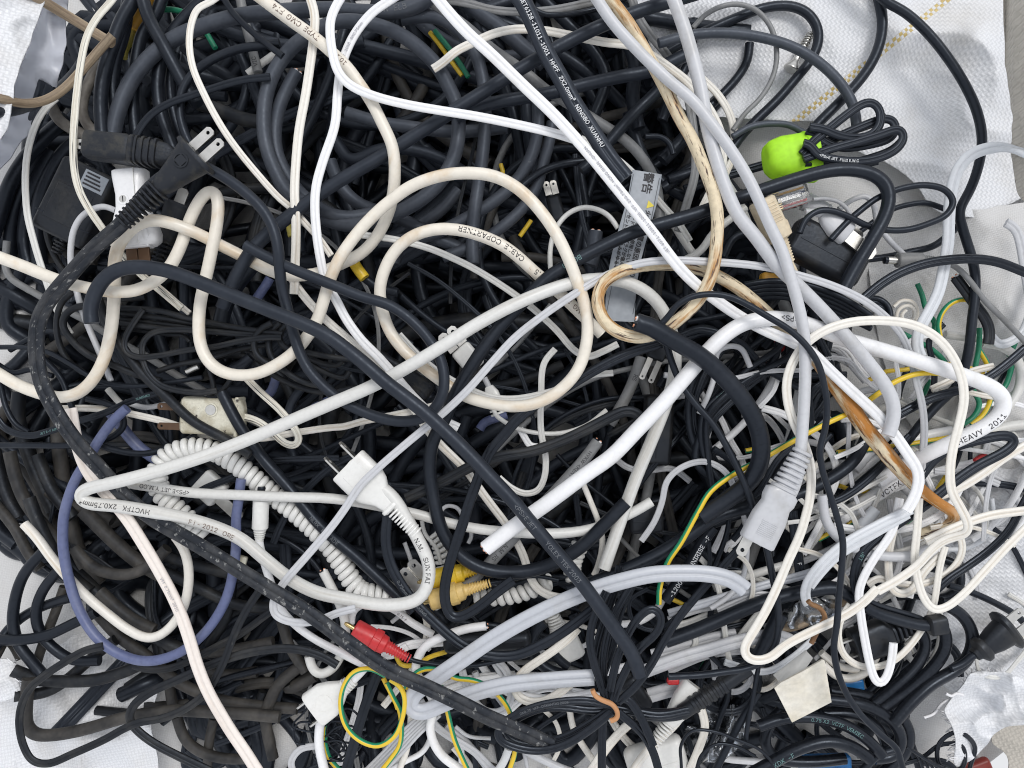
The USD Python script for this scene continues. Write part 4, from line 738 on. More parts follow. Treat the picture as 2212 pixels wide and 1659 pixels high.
# ---- left middle: tied black bundle and slim cords
TB = 'strands of the dusty black cord bundle tied at left of centre'
for path, w, L in (
 ('D720,335 850,340 1000,355 1150,395 1300,425 1450,455 1620,480 1760,500', 13, 7.0), ('D740,365 900,385 1050,405 1250,440 1450,470 1640,490', 12, 6.7), ('D730,400 880,420 1050,440 1250,460 1450,485 1650,500', 12, 6.5),
 ('D750,430 900,450 1060,470 1260,478 1450,495 1650,510', 13, 6.9), ('D760,460 900,480 1050,500 1150,510 1180,545', 10, 6.3), ('D1750,520 1650,520 1500,540 1350,575 1150,600 1000,630 850,640 780,600 775,540 810,460 890,345', 13, 7.3),
 ('D1700,520 1560,505 1300,482 1080,470 950,490 890,550 885,620 910,720 990,810 1110,850 1250,862 1350,850', 13, 7.1), ('D1680,560 1500,590 1300,650 1100,690 980,730', 12, 6.4),
 ('D1690,430 1620,470 1580,540 1600,630 1680,690', 13, 7.2), ('D1740,430 1690,480 1670,560 1700,660 1790,740 1900,800 2060,830', 14, 7.0), ('D1800,430 1750,470 1740,540 1790,590 1900,610 2050,640 2200,660', 13, 6.8),
 ('D1830,560 1950,660 2100,690 2212,640 E60,590', 12, 6.2), ('D1840,600 1990,720 2150,770 2212,760 E80,700', 12, 6.0), ('D1500,620 1620,700 1790,800 2000,860 2212,830', 13, 5.8),
 ('D580,322 480,330 405,380 392,450 450,540 560,635 700,690 850,750 1000,790', 15, 6.6), ('D450,240 385,300 352,420 370,560 425,665 520,740', 13, 6.4), ('D1290,690 1320,780 1330,850 1300,900', 11, 6.2), ('D1450,760 1400,830 1330,900 1290,880', 11, 6.4), ('D600,250 650,400 760,580 900,760 1050,900 1200,1040 1400,1150 1560,1250', 21, 6.8)):
    c('f' if w > 12 and len(path) > 90 else 'r', 'black_dusty', w, L, path, TB if w != 21 else 'black cable running down right behind the tied black bundle and stained square plug', group=TB if w != 21 else None)
SC = 'slim black cords trailing along the left side'
for path, w, L in (('D-20,580 150,582 300,612 430,680 560,762 680,808 850,822 1050,800 1260,768', 11, 6.4), ('D260,640 380,770 430,900 470,1000 560,1070', 13, 5.6), ('D0,800 40,960 100,1060 180,1110', 12, 5.8),
 ('D-20,1190 200,1190 400,1192 600,1170 720,1125 772,1060 740,975 660,930 540,900', 14, 6.0), ('D470,1080 600,1178 750,1228 900,1242 1050,1205 1220,1130', 14, 6.2), ('D30,760 130,830 250,880 360,940', 13, 5.4), ('D-10,690 80,740 190,720 330,760', 12, 5.2), ('D60,600 200,520 300,480 420,500', 12, 5.0)):
    c('r', 'black', w, L, path, SC, group=SC)
c('f', 'black_gloss', 15, 6.3, 'D-20,1020 40,1090 180,1130 300,1105 450,1052 650,990 800,922 950,872 1100,832', 'shiny black twin cord with faint print, bowed across the left side', text=[('JET E-F AINSUN', 'D250,1120', 'D480,1040', 'print_teal', .36), ('SUMINKO', 'D850,905', 'D1000,855', 'print_teal', .36)])
c('f', 'black_gloss', 15, 6.0, 'D2110,1270 1900,1275 1700,1290 1550,1340 1420,1400 1270,1460 1150,1540', 'black twin cord bending from beside the white moulded plug pins down to the left')
c('f', 'black', 16, 5.6, 'D2212,1250 2100,1300 1950,1420 1830,1560 1760,1660 G1800,160 1700,260', 'black twin cord dropping left of the white moulded plug')
c('f', 'cream_white', 15, 5.6, 'D390,962 550,960 700,972 850,1002 1050,1050 1250,1120 1500,1150 1650,1145 1850,1110 2060,1080 2212,1068 E0,1082 200,1042 500,980 700,930', 'cream twin cord running level behind the stained square plug')
c('f', 'white_flecked', 16, 6.2, 'D1150,1000 1300,1000 1450,1005 1530,1015 1620,1050 1700,1115 1780,1182 1840,1190 1862,1150 1830,1080 1740,970 1620,860 1510,750', 'stained twin cord from the square plug, doubling back up to the cream hoop', name='mains_lead', plug=('start', PLUG_SQUARE, 130, 80, 50))
c('f', 'cream_white', 13, 5.2, 'D870,120 980,200 1120,320 1180,370', 'short dirty cream cord below the white tap')
c('r', 'light_grey', 12, 5.0, 'D780,920 900,955 1050,930', 'pale cord tips left of the square plug', group='pale cord tips left of the square plug')
c('r', 'white_grey', 14, 4.8, 'D670,840 740,920 800,980', 'pale cord tips left of the square plug', group='pale cord tips left of the square plug')
c('r', 'rubber_dark', 19, 4.8, 'D1880,830 1810,930 1790,1050 1800,1180 1830,1260', 'dark cable standing upright behind the white fold')
c('r', 'blue', 24, 4.0, 'D690,990 760,1080 850,1190 960,1270 1080,1330', 'slate blue cable sunk under the black cords at left')
c('r', 'blue', 21, 6.9, 'D790,960 720,1020 620,1150 545,1280 470,1400 415,1550 395,1640 G383,120 392,280 420,450 490,670 600,845 740,950 900,995 1050,970 1200,888 1320,762 1410,600 1452,430 1470,260 1468,100 D1480,1560 1500,1400', 'slate blue cable hanging in a big U at the lower left')
for path in ('D1720,760 1690,850 1640,900', 'D1580,300 1650,200 1680,150', 'E930,1090 960,1050 1100,1000', 'D1950,960 2050,910'):
    c('r', 'blue', 20, 2.6, path, 'bits of slate blue cable in the gaps', group='bits of slate blue cable in the gaps')
c('r', 'black', 34, 3.4, 'D1560,80 1480,180 1400,320 1370,450', 'thick black cable end below the cream loop at left')
# ---- pinkish twin and lower left
c('f', 'pinkish_white', 27, 7.6, 'D440,960 470,1140 510,1280 570,1390 650,1480 730,1570 800,1660 G735,80 830,200 920,312 1000,450 1080,600 1140,742 1182,870 1230,1030 1292,1180 1370,1320 1450,1450 1520,1550 1590,1660', 'broad pinkish white twin cord running down the lower left to the bottom edge', text=[('VFF  0.75mm²  2010', 'G1000,480', 'G1130,760', 'ink_grey', .25)])
c('r', 'cream_white', 20, 6.0, 'G150,140 230,225 320,350 430,480 540,592 680,710 800,800 920,852 1000,832 1080,760 1142,660 1172,530 1172,400 1140,290 1090,220', 'grimy white round cable bowing under the blue U at lower left')
c('f', 'black_dusty', 17, 7.2, 'G640,900 520,932 400,1002 280,1082 180,1172 130,1282 120,1400 150,1532 205,1615 300,1632 450,1572 650,1482 780,1410 870,1375 1000,1352 1150,1292 1270,1202 1340,1102 1400,980 1460,822 1530,682 1610,560', 'black twin cord forming a long loop over the sack at the bottom left')
c('f', 'black_dusty', 16, 6.2, 'G1690,680 1500,822 1350,902 1200,982 1050,1040 900,1042 830,1020', 'black twin cord crossing behind the pinkish cord at lower left')
c('f', 'black_dusty', 19, 7.0, 'G1290,1670 1100,1580 950,1500 850,1422 800,1350 830,1270 930,1190 1100,1112 1300,1022 1500,952 1700,918 1850,920 2000,962 2100,1020', 'dusty black twin cord with a sharp fold at the bottom left')
c('r', 'black_brown', 26, 5.0, 'G180,1100 162,1280 165,1400 215,1450 350,1452 550,1412 750,1352 900,1322 1100,1300 1300,1310 1500,1320 1740,1342', 'brown dusty rubber cable lying level across the bottom left')
KL = 'round black cables curling at the lower left edge'
for path, w, L in (('G280,300 150,450 92,620 82,780 120,900 200,1000 260,1070', 23, 5.0), ('G370,420 262,560 222,700 250,820 340,920 460,990 620,990', 22, 4.8), ('G440,600 300,640 150,712 50,800 -20,900', 21, 4.4), ('G600,690 450,762 300,832 150,860 -20,862', 23, 5.2),
 ('G400,530 340,700 280,852 230,1000 205,1120', 20, 4.2), ('G-20,30 90,160 180,330 250,420', 22, 3.8), ('G0,920 40,850 90,900 130,980', 20, 4.0)):
    c('r', 'black_brown' if L < 4.3 else 'black', w, L, path, KL, group=KL)
BB = 'brownish black cables heaped at the lower left'
for path, w, L in (('G80,1050 250,1110 450,1120 600,1110 800,1050 880,1010', 26, 4.6), ('G90,1212 300,1182 450,1082 560,982 720,860', 24, 4.4), ('G180,-20 260,180 340,330 450,470 560,560', 26, 4.6), ('G460,290 560,400 700,452 830,450 940,390 1040,290', 24, 5.4), ('G520,60 640,180 750,285 880,390 1000,460', 30, 4.2),
 ('G480,450 700,652 950,832 1200,962', 28, 4.4), ('G620,560 800,720 960,800', 26, 4.8), ('G950,400 1200,520 1500,650 1720,660', 24, 3.8), ('G1000,330 1300,420 1620,480', 25, 3.6), ('G600,690 750,850 900,950 1100,1120 1350,1230 1600,1272 1850,1290', 24, 4.0), ('G1100,1340 1150,1480 1250,1560 1400,1600 1570,1600', 22, 3.4), ('G1330,1350 1300,1500 1290,1660', 20, 3.2),
 ('G1860,1030 1730,1140 1660,1290', 25, 4.6), ('G1960,1080 1800,1160 1790,1140', 28, 4.2), ('G1050,1100 1070,1250 1120,1400', 22, 3.0), ('D60,1230 100,1400 170,1560 300,1660 G400,300', 26, 4.0), ('D120,860 110,1000 160,1200 240,1400 330,1600', 28, 2.8), ('D-20,1280 40,1500 120,1640', 26, 3.4), ('D230,1250 330,1480 460,1640', 26, 3.4), ('G1450,480 1420,700 1300,900', 20, 3.0), ('G1750,740 1800,900 1900,1060', 22, 4.6), ('G1650,1350 1670,1480 1700,1600', 24, 4.0), ('G600,1300 900,1330', 20, 2.6), ('G1180,960 1400,930 1700,870', 22, 4.0), ('G1200,1020 1400,1080 1600,1060', 24, 3.6), ('D300,1480 420,1560 560,1600 700,1660', 24, 3.2), ('D700,1560 850,1660 G900,160', 24, 3.4)):
    c('r', 'black_brown' if rng.random() < .6 else 'black_dusty', w, L, path, BB, group=BB)
# ---- lower middle
c('r', 'black', 25, 6.6, 'D1380,860 1430,960 1490,1070 1560,1170 1650,1290 1760,1410 1860,1530 1980,1650 G1950,130 2080,232 2212,340 H100,285 250,425 400,565 520,680', 'black cable with faint print running from the square plug down to the right', text=[('NLRX   80V  AOE', 'G1930,100', 'G2200,340', 'print_faint', .34)])
c('f', 'black', 23, 7.8, 'H360,70 345,250 372,380 430,500 520,622 640,742 760,850 870,922 1000,960 1150,960 1300,900 1450,812 1600,700 1700,620', 'black twin cord printed 0.75mm² sagging in a wide bow at the bottom centre', text=[('0.75mm²   DINSXING', 'H440,470', 'H640,760', 'print_faint', .34)])
c('r', 'black', 30, 6.8, 'H1480,560 1600,522 1800,442 2000,352 2212,268 I100,190 280,100 430,30 F560,1580 700,1530', 'thick black cable running from the bottom centre up to the right under the earth wire')
c('f', 'black_gloss', 23, 7.9, 'H1140,490 1040,562 930,652 830,712 765,730 728,680 710,560 732,430 780,270 832,120 870,-20 E860,1560 905,1440 950,1320 1000,1220 1080,1130 1170,1022 1300,922 1450,840 1650,720 1850,622 2060,555', 'glossy black twin cord folding in a narrow U beside the yellow connectors')
c('f', 'black_dusty', 24, 6.6, 'E1960,1090 1935,1010 1850,972 1750,1012 1600,1090 1450,1160 1250,1230 1050,1262 900,1310 750,1390 600,1462 470,1520', 'dusty black twin cord running level through the middle of the heap')
c('r', 'mid_grey', 25, 6.2, 'E1665,1165 1580,1280 1470,1400 1380,1500 1280,1600 H1130,240 1050,320 960,420', 'grey printed cable with a cut end showing one bright core', ends=(1, None), text=[('HYKW <KENT', 'E1620,1230', 'E1430,1450', 'ink', .36), ('N.M  RS', 'H1090,260', 'H1000,370', 'ink', .4)])
c('r', 'mid_grey', 24, 4.8, 'E1935,640 1890,780 1820,930 1740,1060', 'grey cable piece marked RS standing beside the thick black cable', text=[('RS', 'E1895,750', 'E1870,830', 'ink', .4)])
c('f', 'white_grey', 14, 5.4, 'E1400,590 1330,680 1312,900 1312,1100 1342,1280 1330,1400 1290,1472 1210,1490 1120,1450 1050,1390', 'ribbed off-white flat ribbon hanging in a J in the middle')
c('f', 'white_grey', 14, 6.0, 'E430,500 560,640 700,750 870,842 1000,890 1150,900 1350,862 1500,812 1620,755 1760,740', 'off-white twin cord following the lower rim of the cream hoop')
c('r', 'white_grey', 10, 5.4, 'E1000,870 1030,1000 1080,1040 1150,1080 1300,1115 1450,1112 1600,1062 1720,970', 'thin white data cable with a small ribbed boot in the middle', name='data_lead', plug=None)
c('r', 'white', 19, 6.6, 'H970,775 850,792 700,842 600,892 552,950 530,1050 565,1120 600,1140', 'white round cable with a cut end, curled below the yellow connectors', ends=(1, None))
c('r', 'white', 17, 5.4, 'H130,760 135,700 170,655 260,630 400,672 500,750 640,830', 'white round cable humped behind the red connector', text=[('0.75-F', 'H420,690', 'H520,770', 'ink', .35)])
c('r', 'white', 17, 6.4, 'G1625,-10 1615,120 1612,240 1650,400 1690,520 1742,660 1830,762 1950,852 2100,932 2212,990 H120,960 220,1020', 'white cord with a small white barrel plug pointing up, left of the white moulded plug', name='adapter_lead', plug=('start', straight('plug_white', 17, 62, 30, [(0, 11, 'steel'), (9, 26, 'black')]), 92, 34, 34))
c('r', 'white_grey', 20, 6.0, 'G2010,435 2070,550 2130,680 2152,800 2120,960 2060,1050 1980,1080 1938,1030 1922,960', 'white cable with a cut top end, above the rounded white plug', ends=(1, None))
c('r', 'black', 10, 7.4, 'H150,790 270,850 390,910 505,985 620,1010 760,1022 900,1020 1080,985 1220,960', 'black audio cord with a red phono connector', name='audio_lead', plug=('start', rca('red'), 135, 48, 46))
c('r', 'black', 9, 6.6, 'H620,620 740,600 860,560 950,520 1100,490 1280,465 1420,490', 'black cord with a pale yellow phono connector', name='audio_lead', plug=('start', rca('pale_yellow'), 125, 46, 44))
c('r', 'mid_grey', 19, 6.0, 'H610,490 700,480 800,455 900,425 960,420 880,500 760,555 620,560', 'grey cord with a bright yellow phono connector', name='audio_lead', plug=('start', rca('yellow'), 100, 44, 42))
# earth wires
for path, lab, L in (('H345,1085 250,1042 150,1062 85,1150 65,1270 100,1400 190,1490 300,1520 400,1460 450,1342 462,1220 432,1150 372,1108', 'striped earth wire making a round loop at the bottom, left of the white twin', 8.2), ('H470,1165 510,1090 570,1048 650,1042 740,1080 780,1100 880,1112 980,1150 1062,1222 1112,1300 1140,1400 1150,1560 1120,1660', 'striped earth wire arching behind the black tied loop to the bottom edge', 7.4), ('H690,1150 722,1270 742,1360 772,1480 822,1600 860,1680', 'striped earth wire running straight down to the bottom edge', 7.2), ('H350,1130 392,1220 432,1300 445,1420 432,1520 380,1600 300,1700', 'striped earth wire dropping inside the round loop', 7.0), ('G2030,1360 2022,1500 2050,1600 2120,1680', 'striped earth wire hanging below the white round plug', 5.2), ('F1690,520 1680,440 1700,370 1760,305 1840,282 1900,300', 'striped earth wire in a small arc at the right', 5.6), ('F1930,590 1990,700 2010,800 2000,920 1950,1010 1880,1060', 'striped earth wire in the green knot at the right edge', 5.0), ('F800,1260 600,1210 480,1225', 'striped earth wire tail crossing the black cords at right', 4.0), ('F1730,1380 1650,1500 1540,1620 I1500,100 1420,170 1300,230', 'striped earth wire running down behind the peeled cable end', 5.0), ('I1150,120 1040,180 930,240', 'striped earth wire piece near the clear plastic', 4.6), ('F2080,1130 1900,1120 1700,1150 1450,1190 1200,1220 1050,1235', 'striped earth wire lying level under the tall hoop', 5.0)):
    c('r', 'earth', 11, L, path, lab, name='earth_wire', cat='wire')
for path, lab, L in (('F1240,790 1340,735 1480,718 1640,690 1800,690 1960,742', 'yellow wire bowing under the thick white cable at right', 5.6), ('H725,935 620,968 520,1020 440,1015 410,960', 'yellow wire behind the red connector', 5.4), ('H330,1100 360,1160 400,1230 420,1290', 'yellow wire inside the striped loop', 6.6), ('F1060,1440 1150,1470 1300,1480', 'yellow wire stub near the grey ribbed plug', 4.4), ('I0,600 60,625 105,650', 'yellow wire end at the bottom centre right', 5.4), ('B620,200 690,290 760,390 820,470', 'yellow wire beside the clean white cord at top', 3.0), ('B1060,1020 1075,1080 1060,1130', 'yellow wire glimpse in the large cream hoop', 2.4), ('B1180,1470 1230,1400 1250,1370', 'yellow wire glimpse right in the cream hoop', 3.0)):
    c('r', 'yellow', 10, L, path, lab, name='yellow_wire', cat='wire')
for path, L in (('F1548,185 1580,260 1600,340 1660,440 1640,500', 5.0), ('F1450,490 1550,542 1650,602 1712,662 1760,740', 4.8), ('F1935,460 1930,590 1905,720 1890,830 1935,930 1900,1010 1830,1062', 5.0), ('F2140,690 2090,830 2000,900', 4.6), ('F2170,520 2120,640', 4.4), ('F1620,780 1590,870 1510,960', 4.2), ('F1730,1130 1600,1150 1470,1180', 4.2), ('B650,190 740,300 830,430 860,480', 3.2), ('I1500,110 1400,180 1290,250', 4.6), ('I250,960 180,1100', 3.0), ('F1100,410 1160,400', 3)):
    c('r', 'green', 11, L, path, 'green wires among the cords at right' , name='green_wire', cat='wire', group='green wires among the cords at right')
# white round plug and flat cords bottom centre
c('r', 'white', 18, 6.8, 'G1945,1300 2030,1245 2120,1180 2190,1120 H60,1060 160,1010 260,990', 'white mains cord with a rounded two-pin plug bearing an oval mark', name='mains_lead', plug=('start', PLUG_ROUND, 112, 80, 30))
c('r', 'white', 20, 5.8, 'G1995,1360 1982,1480 2000,1600 2020,1680', 'white cable running down from under the rounded plug')
c('f', 'light_grey', 15, 5.0, 'G1980,1520 1870,1540 1810,1620 1830,1700', 'light grey cord bent at the bottom edge')
c('f', 'black', 22, 6.2, 'H295,1070 232,1230 172,1420 105,1660', 'black twin cord running straight down to the bottom edge left of centre')
c('r', 'white', 19, 6.2, 'H650,1290 620,1400 642,1500 702,1590 800,1660', 'white round cable bending off the bottom edge')
c('r', 'white', 17, 5.8, 'H1110,1540 1080,1620 1040,1680', 'white cable tail at the bottom edge right of the earth wire')
for k, off in enumerate((0, 26, 52, 78, 100, 124)):
    c('r', 'light_grey', 8, 5.2 + .1 * k, f'H{560 + off},1330 {430 + off},1450 {330 + off},1560 {200 + off},1690', 'thin grey wires fanning from a pale collar at the bottom', group='thin grey wires fanning from a pale collar at the bottom')
WL = 'white flat cords crossing at the bottom centre'
for path, w, L in (('H690,1190 900,1122 1200,1092 1500,1090 1700,1062 1850,1030', 20, 5.2), ('H640,1160 900,1100 1150,1080', 18, 4.8), ('H820,1050 850,1150 900,1250 980,1310 1080,1300 1130,1200 1100,1060 1040,990', 17, 5.6), ('H900,1060 940,1150 1020,1210 1080,1120 1020,1000', 15, 5.2), ('H1160,1200 1300,1225 1450,1222 1640,1190', 18, 5.4), ('H1300,1270 1310,1230 1390,1220 1410,1260', 14, 5), ('H420,920 500,890 640,880 720,870', 20, 4.6), ('H320,960 400,950 480,900', 18, 4.6), ('H560,1240 660,1400 900,1560 1000,1660', 17, 4.4), ('H1000,1330 1060,1400 1150,1470 1290,1500', 16, 4), ('H780,1400 860,1460 1000,1475', 8, 4.6)):
    c('f' if w > 16 else 'r', 'white' if w > 17 else 'light_grey', w, L, path, WL, group=WL)
c('f', 'cream_white', 19, 7.0, 'H1500,1130 1400,1210 1300,1250 1210,1240 1155,1200 1148,1140 1200,1060 1300,990 1400,920 1490,850 1540,790', 'white twin cord looped into a teardrop at the bottom centre')
c('f', 'light_grey', 32, 5.2, 'H1980,1210 2100,1175 2200,1150', 'grey twin stub with a copper cut end by the black tied bundle', ends=(None, 1))
c('f', 'light_grey', 30, 5.6, 'H1950,1060 2080,1010 2212,985 I100,965 250,925 400,880 560,845 700,840 760,870', 'broad light grey twin cord lying level at lower right')
c('f', 'light_grey', 28, 5.0, 'H2000,960 2120,930 2212,905 I80,900 250,860 420,830', 'second broad light grey twin cord just above another at lower right')
# ---- right middle
c('f', 'black_gloss', 21, 7.6, 'F1190,300 1240,255 1330,182 1450,112 1600,60 1750,36 1900,30 2050,50 2212,112', 'shiny black twin cord arching across the right side over the white sack')
c('f', 'black_dusty', 24, 6.2, 'F1785,145 1850,232 1912,322 1972,402 2000,470 1990,560', 'dusty black twin cable piece with a cut top end at the right', ends=(1, None))
c('f', 'black_gloss', 20, 6.4, 'F2240,570 2100,690 2000,762 1900,812 1800,850 1650,892 1500,962 1380,1030', 'shiny black twin cord coming in from the right edge')
RB = 'black cords side by side in the broad ribbon at right'
for k in range(5):
    c('r', 'black', 13, 6.4 - .05 * k, f'F470,{190 + 26 * k} 640,{168 + 24 * k} 850,{190 + 26 * k} 1050,{258 + 26 * k} 1180,{330 + 24 * k} 1260,{385 + 20 * k}', RB, group=RB)
for k in range(3):
    c('r', 'black', 13, 6.0, f'F{1230 + 10 * k},{275 + 22 * k} {1310 + 10 * k},{280 + 26 * k} {1370 - 8 * k},{330 + 22 * k} {1385 - 22 * k},{440}', RB, group=RB)
NB = 'thin black cords heaped in the dark nest at right of centre'
nest = random.Random(5)
for k in range(22):
    j = lambda s=26: nest.uniform(-s, s)
    kind = k % 4
    if kind == 0: p = f'F{430+j()},{480+j()} {300+j()},{600+j()} {190+j(40)},{800+j()} {150+j(40)},{1000+j()} {200+j(40)},{1200+j()} {340+j()},{1400+j()} {500+j()},{1540+j()}'
    elif kind == 1: p = f'F{760+j(60)},{430+j()} {700+j(80)},{600+j(50)} {560+j(80)},{760+j(50)} {380+j(60)},{880+j(50)} {250+j(50)},{1030+j(50)} {220+j(50)},{1250+j(50)} {330+j(60)},{1440+j(50)}'
    elif kind == 2: p = f'F{980+j(60)},{520+j(50)} {1000+j(40)},{700+j(50)} {930+j(60)},{900+j(50)} {820+j(60)},{1100+j(50)} {700+j(60)},{1300+j(60)} {520+j(60)},{1480+j(40)} {300+j()},{1600+j()}'
    else: p = f'F{100+j(50)},{500+j(50)} {220+j(40)},{480+j()} {420+j(50)},{560+j(50)} {640+j(60)},{720+j(50)} {860+j(50)},{800+j(50)} {1060+j(50)},{800+j(50)}'
    c('r' if k % 3 else 'f', 'black' if k % 5 else 'black_gloss', 13 + 4 * nest.random(), 4.4 + 1.4 * nest.random(), p, NB, group=NB, text=[('2X0.75', p.split()[3] if p.split()[3][0].isalpha() else 'F' + p.split()[3], 'F' + p.split()[5], 'print_teal', .45)] if k in (2, 6, 13) else ())
c('r', 'black', 26, 5.6, 'F1240,1130 1150,1290 1000,1402 800,1500 600,1560 420,1620 250,1680', 'thick black cable swinging down left behind the grey ribbed plug')
c('r', 'black', 12, 6.0, 'F1010,1120 960,1180 940,1300', 'thin black cord short length by the light grey cord')
c('f', 'black', 15, 6.2, 'F980,1560 1100,1510 1250,1400 1400,1240 1500,1130', 'black twin cord slanting under the peeled cable')
c('f', 'black', 22, 6.6, 'F1570,1385 1640,1290 1740,1215 1860,1175 2000,1142 2120,1128 2165,1160 2100,1225 1920,1320 1750,1440 1600,1560 I1350,60 1220,300 1160,440 1170,560 1250,640 1400,690 1560,740 1660,790', 'black cable with a flat fold at the right edge, running down to lower right', text=[('JET', 'I1230,330', 'I1190,420', 'print_teal', .4)])
WB = 'white cords criss-crossing at the right'
for path, w, L, k, m in (('F2240,1180 2100,1262 1950,1372 1800,1462 1600,1542 1440,1640', 21, 6.4, 'f', 'cream_white'), ('F2212,740 2190,830 2120,900', 18, 4.8, 'r', 'white_grey'), ('F1950,555 2050,570 2150,625 2192,722 2180,840 2110,960', 21, 4.8, 'r', 'white_grey'), ('F2240,400 2200,500 2120,550 2060,570 2000,500', 22, 5.4, 'f', 'pale_blue'), ('F1150,1340 1280,1190 1380,1100', 32, 4.4, 'r', 'light_grey'), ('F1050,1440 1200,1330 1400,1210 1560,1140 1760,1100', 24, 4.2, 'r', 'white'), ('F980,1650 1080,1580 1250,1480', 22, 3.8, 'r', 'light_grey'),
   ('F2000,700 1900,800 1800,1000 1700,1200', 20, 3.6, 'r', 'white_grey'), ('F1720,500 1850,520 1980,530 2040,560', 20, 4.4, 'r', 'white_grey'), ('F1560,560 1560,620 1620,640 1600,580', 12, 4, 'r', 'white'), ('F1330,840 1220,850 1130,900', 18, 3.6, 'r', 'light_grey'), ('F1450,900 1330,960 1240,1060 1180,1200', 20, 3.4, 'r', 'white_grey'), ('F2240,1060 2100,1075 1950,1120', 26, 4.2, 'r', 'white_grey'), ('F2020,1260 1900,1300 1760,1330 1620,1370 1400,1460', 20, 4.0, 'f', 'white'),
   ('I2240,55 2000,88 1850,135 1720,190 1600,250', 22, 6.8, 'f', 'cream_white'), ('I2240,150 2100,290 1960,442 1830,582 1720,662 1650,672 1590,602 1550,482 1532,350 1545,200 1560,-20', 20, 7.2, 'f', 'cream_white'), ('I1440,60 1400,180 1370,330 1372,460 1395,550 1450,578 1520,550 1590,440 1700,330', 20, 6.2, 'f', 'cream_white'), ('I1440,-20 1395,180 1290,340 1220,460 1185,560 1195,690 1220,850 1250,1000 1275,1090 1310,1142 1350,1110 1390,980 1400,880', 21, 7.0, 'f', 'white'), ('I1130,640 1080,720 1058,800 1065,890 1100,965 1180,1020 1290,1030 1400,992 1500,902 1580,792 1640,680 1690,400 1722,280', 17, 6.4, 'f', 'cream_white'),
   ('I1240,520 1300,480 1400,500 1530,520 1700,470 1800,380 1830,290 1815,220', 18, 6.0, 'f', 'cream_white'), ('I1500,600 1560,400 1700,280', 17, 5.4, 'f', 'white'), ('I1640,700 1600,780 1480,900', 16, 5, 'r', 'white_grey'), ('I960,100 900,220 840,330', 16, 5.0, 'f', 'white'), ('I1010,60 940,200 860,310', 15, 4.6, 'r', 'white_grey'), ('I2010,-20 2020,120 1960,230 1850,290 1700,300', 12, 4.6, 'r', 'pale_blue'), ('I1600,260 1500,300 1350,330 1200,300', 18, 5.6, 'f', 'white_grey'),
   ('I340,300 430,240 520,200', 20, 3.8, 'f', 'white'), ('I0,740 150,680 330,640 520,600', 20, 4.6, 'f', 'light_grey'), ('I0,700 200,640 400,580 600,520 800,470 900,440', 22, 5.6, 'f', 'grey_blue'), ('I280,540 450,480 640,420 780,380', 20, 4.8, 'r', 'white_grey'), ('I430,860 560,700 620,640 700,560', 18, 4.6, 'f', 'white_grey'), ('I0,1060 250,960 480,930', 16, 4.4, 'f', 'light_grey'), ('I350,1000 600,1060 760,980 900,860', 17, 5.6, 'f', 'pale_blue'), ('I160,820 170,880 140,940', 14, 5.2, 'f', 'white_grey'), ('I400,900 420,700 480,560', 26, 3.6, 'r', 'mid_grey'), ('I0,780 120,760 260,700', 20, 4.2, 'f', 'white_grey'), ('I900,700 760,740 600,790', 22, 3.8, 'r', 'light_grey')):
    c(k, m, w * .88, L, path, WB, group=WB)
c('r', 'white', 31, 4.8, 'F1040,1660 1200,1560 1350,1462 1480,1372 1600,1300', 'thick white cable printed VCTFK under the peeled cable', text=[('VCTFK', 'F1310,1530', 'F1450,1400', 'ink', .42)])
c('r', 'light_grey', 21, 6.6, 'I955,-40 980,120 1050,222 1200,312 1350,342 1480,342 1580,312 1660,260', 'light grey round cable looping under the pale sleeve at lower right')
c('f', 'pale_blue', 22, 7.4, 'I1510,50 1400,100 1300,150 1100,262 950,390 868,500 845,590 870,640', 'pale blue twin cord from a heat-shrink sleeve, bent with rust at its lower end')
c('f', 'pale_blue', 20, 7.0, 'I1490,80 1350,160 1180,260 1050,340 950,440 880,530', 'second pale blue twin cord alongside the rusty bend')
c('r', 'pale_blue', 26, 5.4, 'I1290,50 1230,120 1160,200', 'pale blue sleeve end with bare wire strands')
c('r', 'beige_dirty', 22, 5.2, 'I1130,600 1020,650 900,720 800,770 690,790', 'dirty yellowish cable curving under the brown twist tie')
c('r', 'black', 30, 6.0, 'I-20,870 200,790 400,702 600,622 850,560 1050,540 1150,600', 'thick black cable sloping up to the right at the lower right')
c('r', 'black', 34, 6.0, 'I550,1000 590,920 640,820 700,700', 'thick black cable end standing by the white hoop foot')
c('f', 'black', 18, 7.0, 'I-20,850 60,730 200,560 370,370 500,220 600,60 640,-40', 'black twin cord running up to the right beside the grey ribbed plug')
c('r', 'black', 25, 5.6, 'I-20,620 60,500 140,380 220,240 280,160', 'black cable printed 12009-10 in white at lower right', text=[('-12009-10', 'I0,590', 'I90,440', 'print_white', .42), ('UNIRISE  -F', 'I130,400', 'I250,200', 'print_white', .42)])
c('f', 'black', 22, 5.4, 'I770,60 800,300 820,450', 'black twin cord printed F below the ribbed plug', text=[('F', 'I810,380', 'I815,430', 'print_white', .4)])
c('f', 'black_gloss', 18, 6.2, 'I2190,50 2120,180 2000,302 1850,412 1740,485 1660,560', 'black cord curving off the right edge at lower right')
c('r', 'black', 15, 5.6, 'I1740,520 1900,572 2050,642 2180,722 2240,790', 'black cord curving right towards the black plug')
c('r', 'black', 16, 6.6, 'I2125,785 2060,850 1960,930 1890,960 1830,1010 1760,1040', 'black mains cord with a flared two-pin plug at the right edge', name='mains_lead', plug=('start', PLUG_BLACK, 98, 80, 50))
BC = 'turns of the coiled black round cable at the bottom right'
